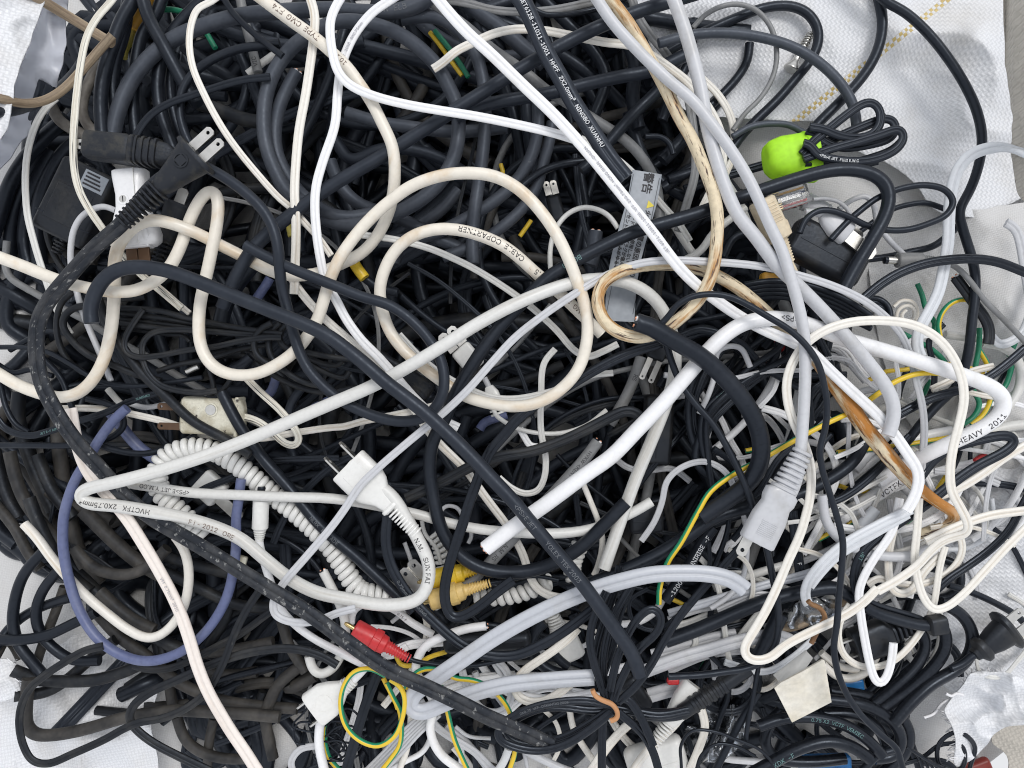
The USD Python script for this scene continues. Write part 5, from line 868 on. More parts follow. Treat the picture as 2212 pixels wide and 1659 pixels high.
for path, w, L in (('I1690,630 1820,700 1892,820 1872,962 1780,1052 1640,1132 1500,1260 1400,1380', 26, 6.4), ('I1640,712 1720,800 1722,920 1640,1042 1500,1172 1330,1290', 25, 6.1), ('I1540,750 1602,870 1560,1002 1400,1162 1280,1260', 24, 5.8), ('I560,1400 700,1352 900,1342 1100,1392 1250,1492 1330,1580', 25, 6.6), ('I620,1640 800,1542 1000,1490 1150,1530 1250,1600', 27, 6.8), ('I960,1230 1200,1262 1380,1352 1452,1482 1400,1582 1280,1600', 25, 6.2), ('I960,1320 1150,1322 1300,1402 1350,1500', 24, 5.8), ('I1000,1180 1250,1220 1430,1322 1500,1452 1462,1570 1370,1660', 26, 5.4), ('I700,1300 620,1400 600,1520 680,1600 900,1620 1100,1600', 24, 5.2), ('I1380,1280 1460,1160 1560,1050', 18, 5.6), ('I1240,1640 1300,1580 1420,1540', 16, 6.6), ('I1190,1240 1380,1060 1460,900', 16, 4.8), ('I1260,1230 1420,1050 1450,860', 14, 4.6)):
    c('r', 'black_gloss' if w > 22 else 'black', w, L, path, BC, group=BC, text=[('0.75 X2  VCTF  VEMIEC', 'I880,1345', 'I1210,1470', 'print_teal', .34)] if L == 6.6 and w == 25 else ([('KDK  -F', 'I650,1625', 'I800,1545', 'print_teal', .4)] if L == 6.8 else ()))
c('r', 'black_gloss', 7, 7.0, 'I80,1640 78,1520 140,1432 270,1428 420,1480 560,1540 640,1620 660,1700', 'very thin black wire in a small hoop at the bottom right of centre')
c('r', 'black_gloss', 7, 6.8, 'I170,1680 205,1580 290,1512 420,1522 540,1585', 'very thin black wire inside another thin hoop at the bottom')
c('r', 'black', 16, 6.4, 'I560,1190 440,1390 360,1540 290,1680', 'black cord slanting to the bottom edge beside the white tag')
c('r', 'black', 10, 6.8, 'I560,1030 530,1200 495,1380 480,1500', 'slim black cord hanging by the black ribbed sleeve')
c('r', 'black', 27, 6.8, 'I500,1035 420,1092 300,1182 200,1242 100,1312 0,1332 H2100,1330 1900,1320', 'black cable with a bound ribbed sleeve at the bottom', name='mains_lead', plug=('start', plug([(0, 15, 15), (-8, 16, 16), (-175, 16, 16), (-180, 13, 13)], 'plug_black', (-60, -150, 6, 18, 18, 18, 18, 0.35), (), e=2.2, body='sleeve'), 180, 36, 36))
for k in range(7):
    c('r', 'black_gloss', 6, 5.0 + .1 * k, f'I{1420 + 10 * k},{1480 + 8 * k} {1500 + 26 * k},{1530 + 18 * k} {1560 + 30 * k},{1600 + 12 * k} {1600 + 40 * k},1720', 'very thin black wires trailing at the bottom right', group='very thin black wires trailing at the bottom right')
c('f', 'cream_white', 20, 5.0, 'H1890,1360 1800,1440 1700,1560 1620,1680', 'cream twin cord at the bottom edge under the tied bundle')
c('f', 'cream_white', 18, 4.8, 'I200,1280 230,1400 180,1560 120,1700', 'cream cord bent at the bottom right of centre')
c('r', 'cream_white', 17, 5.2, 'I960,1010 1050,1090 1150,1100 1240,1050 1300,950', 'cream cord bent in a bow beside the white tag')
c('r', 'cream_white', 16, 5.0, 'I950,940 1050,1020 1180,1050', 'cream cord just inside another bow beside the white tag')
# the black flat cord tied with a rubber band
TBD = 'strands of the black twin cord tied with the rubber band'
for path, L in (('H1720,1250 1680,1120 1640,1000 1615,850 1650,700 1720,560', 8.6), ('H1735,1250 1700,1100 1702,950 1760,722 1850,560 1900,470', 8.2), ('H1760,1240 1820,1090 1920,920 2030,820 2062,720 2010,662 1920,720 1840,850 1780,1000 1740,1180', 8.8), ('H1790,1250 1900,1150 2000,1010 2080,860 2150,750 2230,640', 8.4), ('H1750,1270 1600,1240 1480,1242 1300,1272 1130,1342 1045,1420 1050,1480 1150,1530 1300,1552 1450,1520 1600,1432 1750,1310', 8.8), ('H1750,1290 1620,1300 1450,1280 1300,1290 1120,1380 1090,1440 1180,1490 1320,1500 1470,1462 1600,1390 1740,1300', 8.4), ('H1700,1330 1692,1480 1690,1680', 7.6), ('H1790,1310 1940,1440 2010,1560 2045,1680', 8.0), ('H1780,1240 1840,1220 1900,1290 1960,1400 2010,1520', 8.3), ('H1770,1290 1900,1310 2050,1332 2230,1300', 7.6), ('H1690,1100 1760,900 1800,700 1880,520', 7.8), ('H1640,1080 1660,900 1720,700 1780,520 1800,400', 7.4)):
    c('f', 'black_gloss', 18, L, path, TBD, group=TBD, text=[('2X0.75  VFF-OSKANTAI 2008', 'H1180,1320', 'H1500,1260', 'print_faint', .34)] if L == 8.8 and '1600,1240' in path else ())
c('r', 'black', 20, 6.0, 'H1480,1030 1390,950 1375,880 1420,840', 'black cord hooked under the wide bow at the bottom centre')
c('r', 'black', 24, 6.2, 'H1620,1090 1450,1080 1330,1030 1262,940 1262,830 1330,750', 'black cable bent in a U beneath the wide bow')
TW = 'tangle of hair-thin black wires at the bottom left of centre'
for k in range(16):
    a = nest.uniform(0, 6.28); cx, cy = 2010 + nest.uniform(-140, 160), 1450 + nest.uniform(-100, 120)
    pts = ' '.join(f'{cx + 130 * nest.uniform(.5, 1.1) * math.cos(a + .9 * s):.0f},{cy + 100 * nest.uniform(.5, 1.1) * math.sin(a + .9 * s):.0f}' for s in range(6))
    c('r', 'black', 4.5, 4.8 + .05 * k, 'G' + pts, TW, group=TW)
# light cords deep on the right half
# velcro bundle of black flat cord
VB = 'folds of the black twin cord held by the lime strap'
for path, L in (('C830,960 900,880 1000,800 1100,720 1200,650 1260,632 1310,670 1322,760 1280,830 1180,860 1050,840 960,800 880,790', 7.6), ('C830,970 950,900 1080,840 1220,780 1330,740 1390,740 1420,800 1380,860 1250,900 1100,920 1000,900 920,840 860,810', 7.2), ('C840,990 1000,930 1180,880 1340,830 1440,800 1468,850 1430,920 1320,980 1180,1005 1020,990 920,960 890,900 840,890', 7.8), ('C850,1010 960,1010 1100,1020 1240,990 1400,930 1450,880', 6.9), ('C850,950 1000,880 1150,810 1290,760 1350,720', 6.8), ('C870,1030 1000,1030 1150,1030 1300,1000', 6.6)):
    c('f', 'black', 19, L, path, VB, group=VB, text=[('<PS>E JET  FUJI E.W.C', 'C930,980', 'C1400,900', 'print_white', .34)] if L == 7.8 else ())
# coiled cords
c('c', 'plug_white', 46, 6.2, 'G1260,230 1200,150 1110,60 D1060,1600 1010,1500 975,1420 985,1320 1060,1240 1180,1205 1320,1220 1430,1280 1540,1360 1650,1460 1740,1560 1830,1650 G1830,60 1930,150 2040,260 2120,380 2170,460 H40,440 90,500 180,560 300,580 370,600', 'white coiled telephone cord winding from the left fold down to the red connector', amp=(15, 15.5))
c('c', 'plug_white', 38, 5.0, 'H900,590 1000,600 1130,590 1260,550 1370,500', 'white coiled cord piece beside the pale yellow connector', amp=(15, 17))
c('c', 'plug_white', 40, 4.8, 'H1560,260 1520,350 1500,440 1540,520 1600,560', 'white coiled cord bunch under the big black bow', amp=(11, 12))
c('c', 'plug_white', 34, 4.2, 'H640,200 690,300 700,420 760,560', 'white coiled cord strands behind the black U fold', amp=(9, 12))
c('r', 'light_grey', 9, 4.6, 'H690,60 720,30 790,40 830,110 880,210 860,260', 'slim pale cord loops behind the black U fold', group='slim pale cord loops behind the black U fold')
c('r', 'white_grey', 9, 4.4, 'H570,120 590,200 660,290 690,390', 'slim pale cord loops behind the black U fold', group='slim pale cord loops behind the black U fold')
c('r', 'cream_white', 13, 6.0, 'E1570,1420 1620,1540 1660,1640 H1640,50 1690,200 1690,300 1660,420 1640,460', 'slim cream cord hanging under the cut grey cable')
# ---- cables buried in the heap, seen only through its gaps
import shapely
HEAP = Polygon([(150, -40), (60, 330), (-40, 560), (-40, 1130), (60, 1220), (200, 1270), (330, 1340), (400, 1480), (400, 1700), (1960, 1700), (1960, 1400), (1850, 1200), (1830, 700), (1600, 420), (1480, 270), (1400, 100), (1350, -40)])
SAFE = HEAP.buffer(-60)
def inside(x, y): return SAFE.contains(shapely.Point(x, y))
def homeward(x, y, a):
    """Turns a heading towards the middle of the heap."""
    b = math.atan2(850 - y, 1000 - x); return a + 0.9 * math.sin(b - a) + (0.5 if math.cos(b - a) < 0 else 0)
def filler(n, zone, mats, lab, layer, wr, ln=(500, 1300), curl=0.9):
    x0, y0, x1, y1 = zone
    for k in range(n):
        x, y = rng.uniform(x0, x1), rng.uniform(y0, y1); a = rng.uniform(0, 2 * math.pi); cv = rng.normal(0, curl) / 300
        pts = [(x, y)]
        for s in range(int(rng.uniform(*ln) / 70)):
            cv = 0.93 * cv + rng.normal(0, curl) / 1100
            a += cv * 70; x += 70 * math.cos(a); y += 70 * math.sin(a)
            if not inside(x, y): a = homeward(x, y, a)
            if HEAP.contains(shapely.Point(x, y)): pts.append((x, y))
        if len(pts) < 4: continue
        m = mats[rng.integers(len(mats))]; kind = 'f' if rng.random() < 0.3 else 'r'
        c(kind, m, rng.uniform(*wr), layer + rng.uniform(-0.8, 0.8), ' '.join(f'{u:.0f},{v:.0f}' for u, v in pts), lab, group=lab, step=9)
filler(50, (60, 120, 1400, 1600), ['black', 'rubber_dark', 'black_dusty', 'black'], 'dark cables buried in the gaps of the left half', -1.6, (24, 38))
filler(40, (900, 250, 1850, 1560), ['black', 'black', 'rubber_dark'], 'dark cables buried in the gaps of the right half', -1.6, (22, 36))
TF = 'dark cables filling the gaps along the top edge'
for k in range(26):
    x, y = rng.uniform(160, 1350), rng.uniform(-60, 150); a = rng.uniform(-.6, .6) + (math.pi / 2 if rng.random() < .5 else 0); cv = rng.normal(0, .003); pts = []
    for s_ in range(rng.integers(5, 11)):
        pts.append((x, y)); a += cv * 60; x += 60 * math.cos(a); y += 60 * math.sin(a)
    c('r', ['black', 'rubber', 'rubber_dark', 'black'][rng.integers(4)], rng.uniform(20, 30), rng.uniform(0.6, 2.4), ' '.join(f'{u:.0f},{v:.0f}' for u, v in pts), TF, group=TF, step=8)
filler(16, (30, 330, 330, 1250), ['black', 'black_brown', 'rubber_dark'], 'dark cables filling the gaps along the left edge', 1.4, (20, 30), (300, 700))
filler(40, (250, 560, 1500, 1500), ['black', 'black_dusty', 'black', 'black_gloss', 'mid_grey'], 'thin dark cords threading the middle of the heap', 3.0, (8, 16), (300, 800))
filler(24, (150, 300, 1250, 1600), ['black', 'rubber_dark', 'black_dusty', 'black_brown'], 'dark cables half hidden under the left heap', 0.6, (16, 30))
filler(24, (1150, 400, 1800, 1500), ['black', 'black', 'rubber_dark', 'mid_grey'], 'dark cables half hidden under the right heap', 0.8, (12, 26))
WF = 'pale cords crowded beneath the hoop at the right'
pale = random.Random(11)
for k in range(84):
    x, y = pale.uniform(1480, 2190), pale.uniform(800, 1400); a = pale.gauss(-0.5, 0.7); cv = pale.gauss(0, .006); pts = []
    for s_ in range(pale.randint(4, 9)):
        pts.append((x, y)); cv = .8 * cv + pale.gauss(0, .004); a += cv * 48; x += 48 * math.cos(a); y += 48 * math.sin(a)
        if not (1440 < x < 2230 and 780 < y < 1440): a += 1.0
    c(pale.choice('fffr'), pale.choice(['white', 'cream_white', 'light_grey', 'white_grey', 'white', 'light_grey', 'black']), pale.uniform(9, 16), pale.uniform(2.8, 6.0), ' '.join(f'{u:.0f},{v:.0f}' for u, v in pts), WF, group=WF, step=7)
WG2 = 'pale cords crowded at the bottom centre'
for k in range(24):
    x, y = pale.uniform(720, 1400), pale.uniform(1340, 1640); a = pale.gauss(0.4, 0.9); cv = pale.gauss(0, .006); pts = []
    for s_ in range(pale.randint(4, 8)):
        pts.append((x, y)); cv = .8 * cv + pale.gauss(0, .004); a += cv * 48; x += 48 * math.cos(a); y += 48 * math.sin(a)
    c(pale.choice('fr'), pale.choice(['white', 'light_grey', 'white', 'black', 'cream_white']), pale.uniform(9, 17), pale.uniform(2.2, 4.6), ' '.join(f'{u:.0f},{v:.0f}' for u, v in pts), WG2, group=WG2, step=7)
BT = 'thin black cords crowded along the bottom right'
for k in range(30):
    x, y = pale.uniform(1500, 1960), pale.uniform(1300, 1660); a = pale.uniform(0, 6.28); cv = pale.gauss(0, .008); pts = []
    for s_ in range(pale.randint(5, 10)):
        pts.append((x, y)); cv = .85 * cv + pale.gauss(0, .004); a += cv * 48; x += 48 * math.cos(a); y += 48 * math.sin(a)
        if not (1440 < x < 2000 and 1260 < y): a += 1.0
    c(pale.choice('fr'), pale.choice(['black', 'black_gloss']), pale.uniform(9, 20), pale.uniform(2.6, 5.0), ' '.join(f'{u:.0f},{v:.0f}' for u, v in pts), BT, group=BT, step=7)
def buried_mass():
    """The bottom of the heap, where no single cable can be told apart."""
    Vs, Fs, Us, n = [], [], [], 0
    for k in range(330):
        x, y = rng.uniform(60, 1900), rng.uniform(60, 1640); a = rng.uniform(0, 6.28); cv = rng.normal(0, .004); h = rng.uniform(-0.080, -0.035); pts = []
        for s in range(12):
            pts.append((x, y, max(h + rng.normal(0, .001), floor_h(x, y) + 0.007))); a += cv * 55; x += 55 * math.cos(a); y += 55 * math.sin(a)
            if not inside(x, y): a = homeward(x, y, a)
        pts = [q for q in pts if HEAP.contains(shapely.Point(q[0], q[1]))]
        if len(pts) < 4: continue
        p = spline(np.array(pts), 14); P = unproject(p[:, 0], p[:, 1], p[:, 2])
        V, f, uv = tube(P, rng.uniform(0.0038, 0.006), 'r', 7, cap=False); Vs.append(V); Fs.append(f + n); Us.append(uv); n += len(V)
    return np.vstack(Vs), np.vstack(Fs), np.vstack(Us)
MASS = thing('buried_cable_mass', 'indistinct black mass of cables at the bottom of the heap', 'cables'); MASS.SetCustomDataByKey('kind', 'stuff')
V, f, uv = buried_mass(); obj('deep_cables', (V, f), 'black', MASS, True, uv)
def bury():
    """The deepest single cables, seen only as slivers, join the mass."""
    for m in ('black', 'rubber_dark', 'black_dusty'):
        Vs, Fs, Us, n = [], [], [], 0
        for q in [q for q in CABLES if 'buried' in (q.get('group') or '') and q['mat'] == m]:
            P = unproject(q['s'][:, 0], q['s'][:, 1], q['h']); V, f, uv = tube(P, q['w'] / 2 * (HC - q['h'].mean()) / FPX, q['kind'], 12); Vs.append(V); Fs.append(f + n); Us.append(uv); n += len(V)
        obj('deep_cables', (np.vstack(Vs), np.vstack(Fs)), m, MASS, True, np.vstack(Us))
# ---- plugs, adapters and oddments lying in the heap
plain('lime', (0.40, 0.80, 0.02), 0.6)
plain('silver_label', (0.30, 0.33, 0.37), 0.4)
plain('warning_yellow', (0.75, 0.62, 0.05), 0.5)
plain('blue_plastic', (0.02, 0.16, 0.42), 0.35)
plain('red_plastic', (0.20, 0.025, 0.018), 0.45)
jacket('tan', (0.50, 0.25, 0.11), (0.40, 0.19, 0.08), 0.55, rough=0.5)
jacket('rust', (0.30, 0.16, 0.07), (0.16, 0.08, 0.035), 0.5, rough=0.6, scale=90)
jacket('pearl', (0.74, 0.72, 0.66), (0.60, 0.55, 0.44), 0.5, soft=0.2, rough=0.25, scale=35, streak=False, bump=0.1)
mat('clear', {'p': ('principled_bsdf', {'base_color': (0.95, 0.96, 0.97), 'roughness': 0.08, 'transmission_weight': 0.92, 'ior': 1.45})}, [])
mat('cling', {'lw': ('fresnel', {'IOR': 1.7}), 't': ('transparent_bsdf', {'color': (0.93, 0.94, 0.95)}), 'gl': ('glossy_bsdf', {'color': (0.9, 0.92, 0.95), 'roughness': 0.12}), 'm': ('mix_closure', {})},
    [('lw.fac', 'm.fac'), ('t.BSDF', 'm.closure1'), ('gl.BSDF', 'm.closure2')], surface='m.closure')
ROT = trimesh.transformations.rotation_matrix
def cyl(r, n, at, axis='z', sides=20):
    m = trimesh.creation.cylinder(r, n, sections=sides)
    if axis == 'x': m.apply_transform(ROT(math.pi / 2, [0, 1, 0]))
    m.apply_translation(at); return m
def at_thing(name, label, cat, fr, parts, group=None):
    t = thing(name, label, cat, group, fr[0])
    for p in parts:
        k = obj(p[0], place(p[1], fr), p[2], t, p[4] if len(p) > 4 else 35)
        for s in (p[3] if len(p) > 3 and p[3] else ()): obj(s[0], place(s[1], fr), s[2], k)
    return t
# small black side-entry plug with its cord
c('r', 'black_dusty', 20, 8.4, 'A545,903 700,922 900,945 1060,965 1180,985 1330,1010', 'dusty black flat plug with one steel pin showing, above the white tap', name='mains_lead', plug=('start', PLUG_SIDE, 188, 62, 52))
# wall adapter
def adapter(fr):
    at_thing('wall_adapter', 'black box wall adapter with a small silver label, left of the white tap', 'adapter', fr, [
        ('case', rbox(-168, 0, -62, 62, -34, 30, 11), 'plug_black'), ('panel', rbox(-112, -30, -44, 40, 25, 31.5, 5), 'plug_black'), ('seam', rbox(-40, -37, -62.6, 62.6, -34, 30.6, 1), 'black'),
        ('rating_label', rbox(-160, -122, -2, 52, 27, 30.8, 1), 'silver_label', [('print', rbox(-156 + 8 * k, -152 + 8 * k, 4, 34 + 4 * k, 30, 31.2, .4), 'ink') for k in range(4)]),
        ('strain_relief', ribs(4, 34, 4, 13, 10, 13, 10), 'plug_black')])
item(adapter, 125, 60, 5.0, 'A600,1060 500,1270 390,1490')
# white multi-tap
def tap(fr):
    at_thing('plug_tap', 'clean white moulded tap with a screw and two brown pins', 'tap', fr, [
        ('case', loft([(-166, 34, 20), (-163, 37, 23), (-150, 36, 25), (-112, 31, 25), (-84, 32, 26), (-52, 44, 28, 2), (-24, 50, 28, 5), (-8, 48, 26, 5), (0, 40, 20, 4)], 3.2, 32), 'white'),
        ('screw_well', trimesh.creation.annulus(8, 12, 3).apply_translation([-98, -8, 25]), 'white'), ('screw', cyl(8, 4, [-98, -8, 24.5]), 'steel', [('slot', rbox(-104, -92, -9, -7, 26, 27, .3), 'ink')]),
        ('seam', rbox(-164, -2, 17, 18.4, 10, 27.2, .5), 'plug_white'), ('socket_ridge', loft([(-46, 3, 4, 30, 24), (-20, 8, 6, 34, 24), (-6, 4, 4, 32, 20)], 2.2, 14), 'white'),
        ('shoulder', rbox(-4, 4, -24, 34, -14, 16, 3), 'white'), ('pin', rbox(2, 42, -22, 2, -3, 3, 1), 'brass_dark'), ('pin', rbox(2, 40, 5, 29, -1, 5, 1), 'brass_dark')])
item(tap, 78, 50, 7.2, 'A812,1072 830,1300 848,1535')
c('r', 'plug_dirty', 18, 5.2, 'A1125,1270 1090,1360 1040,1460 1005,1550 985,1640 D960,120', 'very dusty black plug standing behind the white tap', name='mains_lead', plug=('start', plug([(0, 26, 22), (-5, 30, 26), (-50, 27, 24), (-80, 17, 16), (-90, 14, 14)], 'plug_dirty', (-84, -140, 6, 16, 14, 16, 14, .45, 4), [dict(length=34, height=24, y=4, flat=True, hole=False)], e=2.8), 140, 56, 46))
# lime strap
def strap(fr):
    at_thing('hook_strap', 'bright lime green hook-and-loop strap round a black cord', 'strap', fr, [
        ('band', loft([(-94, 22, 18, 2), (-92, 30, 26, 2), (-82, 39, 34, 1), (-60, 46, 39, 0), (-20, 50, 42, -3), (6, 51, 42, -6), (7, 47, 38, -6), (-6, 44, 36, -6)], 2.7, 36), 'lime'),
        ('overlap', loft([(-14, 50, 42, -3), (-12, 52.5, 44.5, -3), (10, 53, 44.5, -6), (12, 51, 42, -6)], 2.7, 36), 'lime')])
item(strap, 90, 40, 6.7, 'C610,1000 740,975 870,965')
# screw on the cloth
def screw(fr):
    th = np.linspace(0, 2 * math.pi * 9, 200); r = np.interp(th, [0, 8, 50, 57], [8.5, 9.5, 8, 2.5]); x = np.interp(th, [0, 57], [-58, 0])
    P = np.stack([x, r * np.cos(th), r * np.sin(th)], 1); V, f, uv = tube(P, 1.5, 'r', 6)
    at_thing('wood_screw', 'long steel wood screw lying on the white sack', 'screw', fr, [('head', loft([(-92, 13, 13), (-90, 17, 17), (-86, 17, 17), (-70, 8.5, 8.5), (-66, 8, 8)], 2, 24), 'steel'), ('shank', loft([(-70, 7.5, 7.5), (-20, 7, 7), (-6, 4, 4), (4, .8, .8)], 2, 16), 'steel'), ('thread', (V, f), 'steel')])
item(screw, 34, 32, 1.5, 'C765,425 830,310 892,200')
# warning label round the black twin
c('s', 'silver_label', 66, 6.6, 'O1398,372 1388,430 1368,500 1350,570 1342,630 1338,694', 'silver warning label with Japanese text on the black twin cable', name='warning_label', cat='label',
  text=[('警告', 'O1397,376', 'O1385,440', 'ink', .3, .2, True), ('▲', 'O1387,430', 'O1380,460', 'warning_yellow', .22, .62, True), ('火災・感電の原因になります', 'O1382,452', 'O1338,690', 'ink', .18, .60, True), ('・定格を超えて使用しないでください。', 'O1382,452', 'O1338,690', 'ink', .13, .14, True), ('・コードや電源プラグが傷んだり、', 'O1382,452', 'O1338,690', 'ink', .13, -.2, True), ('コンセントの差し込みがゆるい', 'O1382,452', 'O1338,690', 'ink', .13, -.54, True),
  ('─' * 30, 'O1396,380', 'O1338,690', 'ink', .13, .86, True), ('─' * 30, 'O1396,380', 'O1338,690', 'ink', .13, -.86, True)])
# cream round connector and its cord
c('r', 'plug_cream', 14, 8.2, 'C575,1245 640,1390 700,1530 760,1640 F790,120 840,260', 'cream round computer connector with finger grips, lying under the light grey cable', name='data_lead',
  plug=('start', plug([(0, 24, 24), (-4, 28, 28), (-58, 28, 28), (-64, 31, 31), (-92, 29, 29), (-98, 16, 16), (-150, 9, 9)], 'plug_cream', (-98, -150, 8, 17, 11, 17, 11, .45), (), e=2.3, body='connector_shell',
   more=lambda t, P, k, q: obj('finger_grip', P(trimesh.util.concatenate([rbox(-56 + 7 * i, -53 + 7 * i, -16, 16, 24, 30, 1) for i in range(7)])), 'plug_cream', t)), 150, 58, 56))
def rj45(fr):
    t = at_thing('network_plug', 'clear plastic network plug with coloured wires inside, right of the lime strap foot', 'connector', fr, [
        ('housing', rbox(-78, 0, -23, 23, -14, 14, 3), 'clear'), ('latch', rbox(-60, -6, -7, 7, 14.5, 18, 1.5), 'clear'),
        ('contact', trimesh.util.concatenate([rbox(-16, -3, -18 + 5 * k, -15.5 + 5 * k, 4, 11, .5) for k in range(8)]), 'brass')]
        + [('wire', rbox(-72, -12, -15 + 9 * k, -10 + 9 * k, -2, 3, 1), m) for k, m in enumerate(('orange', 'blue', 'white', 'red'))])
item(rj45, 46, 28, 6.4, 'C870,1195 760,1225 645,1265')
c('r', 'light_grey', 12, 6.2, 'C840,1250 900,1275 980,1300 1060,1330', 'light grey ribbed boot behind the clear network plug', name='data_lead', plug=('start', plug([(0, 20, 16), (-30, 18, 15), (-60, 9, 9)], 'plug_grey', (-4, -60, 6, 21, 11, 17, 11, .4), (), body='boot'), 60, 40, 30))
def block(label, L, W, H, name='wall_adapter', m='plug_black', r=10, extra=(), cat='adapter'):
    return lambda fr: at_thing(name, label, cat, fr, [('case', rbox(-L, 0, -W / 2, W / 2, -H / 2, H / 2, r), m), ('ridge', rbox(-L * .9, -L * .1, -W * .07, -W * .03, H / 2 - 2, H / 2 + 1, .8), m)] + list(extra))
item(block('black rounded box adapter under the light grey cables at right', 172, 88, 60, r=14, extra=[('vent_slot', rbox(-166, -150, 24, 32, 27, 31, 1), 'ink'), ('vent_slot', rbox(-30, -14, -36, -28, 27, 31, 1), 'ink')]), 88, 58, 6.6, 'O1692,498 1780,552 1858,588')
c('r', 'light_grey', 16, 7.6, 'C1110,1465 1060,1430 1000,1370 930,1325 850,1320', 'light grey plug with one broad steel pin lying on the black box adapter', name='mains_lead', plug=('start', plug([(0, 24, 18), (-4, 27, 20), (-34, 28, 20), (-56, 20, 15), (-70, 10, 9)], 'plug_grey', None, [dict(length=70, height=30, y=-4, z=12, flat=True, thick=7), dict(length=30, height=22, y=18, z=-6, flat=True)]), 74, 52, 38))
c('r', 'mid_grey', 12, 6.4, 'F1420,40 1500,40 1600,40 1720,50 1800,90 1870,160 1960,280 2090,412 2240,570', 'grey cord with a grey barrel plug, steel tip pointing left', name='adapter_lead', plug=('start', plug([(0, 14, 14), (-2, 16, 16), (-22, 17, 17), (-52, 17, 17), (-58, 12, 12), (-90, 7, 7)], 'mid_grey', (-60, -92, 6, 12, 8, 12, 8, .4), (), e=2.2, body='connector_shell', more=lambda t, P, k, q: (obj('contact', P(loft([(0, 8, 8), (20, 8, 8)], 2, 16)), 'steel', t), obj('insulator', P(loft([(20, 8, 8), (27, 8, 8), (28, 6, 6)], 2, 16)), 'black', t))), 92, 34, 34))
# white tag
def slab(name, label, cat, mats, polys, group=None):
    t = None
    for part, m, pts, th in polys:
        P = np.array([[*pt(a.split('/')[0]), float(a.split('/')[1])] for a in pts]); W = unproject(P[:, 0], P[:, 1], P[:, 2])
        if t is None: t = thing(name, label, cat, group, W.mean(0))
        n = len(W); top = W; bot = W - [0, 0, th]; V = np.vstack([top, bot, top.mean(0), bot.mean(0)])
        i = np.arange(n); j = (i + 1) % n
        f = np.vstack([np.stack([i, j, np.full(n, 2 * n)], 1), np.stack([j + n, i + n, np.full(n, 2 * n + 1)], 1), np.stack([i, i + n, j + n], 1), np.stack([i, j + n, j], 1)])
        mm = trimesh.Trimesh(V, f, process=False); mm.fix_normals(); mm = mm.subdivide().subdivide()
        obj(part, mm, m, t, 40)
def tag_item(fr):
    slab('cable_tag', 'pearly white plastic tag folded over a cord at lower right', 'tag', None, [
        ('plate', 'pearl', ['I660,1162/.088', 'I700,1128/.09', 'I850,1050/.091', 'I960,985/.09', 'I972,990/.09', 'I1015,1250/.084', 'I770,1376/.082'], .0014),
        ('fold', 'plug_white', ['I655,1085/.078', 'I858,930/.08', 'I900,975/.085', 'I850,1048/.0885', 'I700,1126/.0875', 'I690,1120/.085'], .0014)])
item(tag_item, 90, 30, 7.4, 'I720,1230 850,1170 980,1110')
# rubber band and twist tie
c('r', 'tan', 11, 9.6, 'H1632,1172 1645,1205 1690,1235 1755,1262 1788,1312 1782,1352 1742,1366', 'tan rubber band tying the black twin cord bundle', name='rubber_band', cat='rubber band')
c('r', 'rust', 11, 8.4, 'I868,618 885,640 930,655 968,700 975,735 950,760 930,800 905,850 888,885', 'brown rusty twist tie dangling from the bent pale blue cord', name='twist_tie', cat='tie')
# pins of buried plugs
def pins(label, body='plug_white', n=2, L=54, H=24, gap=30, zs=0, edge=False):
    return lambda fr: at_thing('mains_plug', label, 'plug', fr, [('plug_body', rbox(-L - 60, -L, -gap, gap, -24, 4, 8), body)] + [('pin', blade(L, H, 4.5, True, (k - (n - 1) / 2) * gap, zs + 6 * k, not edge).apply_translation([-L, 0, 0]), 'steel') for k in range(n)])
item(pins('white plug pin with a hole, poking out under the off-white level cable', n=1, L=66, H=24), 30, 14, 5.6, 'D1330,1490 1500,1645')
item(pins('steel plug pins standing beside the yellow connectors', L=60, H=24, gap=24), 40, 20, 5.6, 'H590,520 470,395')
item(pins('steel plug pins peeping above the HVCTFK cord', L=46, H=22, gap=24), 40, 20, 4.4, 'E800,580 715,480')
item(pins('thin steel pins of a black plug by the thick white cable', 'plug_black', L=50, H=12, gap=20), 34, 20, 5.0, 'E2000,700 1960,790')
item(pins('steel pin pair behind the large cream hoop', 'plug_black', L=30, H=14, gap=16), 30, 20, 2.6, 'B1390,1240 1360,1130')
# black boxes sunk in the heap
item(block('long black connector body crossed by the broad pale grey twin', 190, 40, 40, r=14), 42, 38, 6.2, 'H1250,855 980,880 705,885')
item(block('black adapter block sunk beside the thick white cable', 150, 62, 44), 62, 44, 3.6, 'E2050,860 2030,1080 2020,1310')
item(block('black adapter block under the light grey cut cable', 74, 62, 44), 62, 44, 4.4, 'H1850,110 1960,100 2065,95')
item(block('black plug body near the bottom bundle', 80, 44, 36), 44, 36, 5.4, 'H1860,1140 1900,1200 1960,1290')
item(block('yellow plastic piece beneath the light grey cables at right', 60, 40, 30, 'plastic_piece', 'orange', 8, cat='plastic'), 40, 30, 4.8, 'F560,170 650,180 740,190')
item(block('dusty black plug body in the cream hoop rim', 92, 48, 40, 'mains_plug', 'plug_dirty', 12, cat='plug'), 48, 40, 5.4, 'E400,720 500,800 620,880')
item(block('pale casing at the bottom edge', 130, 90, 40, 'plastic_piece', 'plug_white', 16, cat='plastic'), 90, 40, 4.4, 'H1880,1660 2050,1600 2210,1560')
c('r', 'yellow', 24, 5.2, 'E152,62 180,105 215,150', 'bright yellow crimp sleeve left of the large cream hoop', name='crimp_sleeve', cat='sleeve')
c('r', 'black', 20, 4.8, 'E215,150 300,210 420,240', 'black cord leaving the yellow crimp sleeve')
c('r', 'red', 14, 3.6, 'A1860,1200 1900,1240', 'small red cable end behind the cream twin at left', name='cable_end')
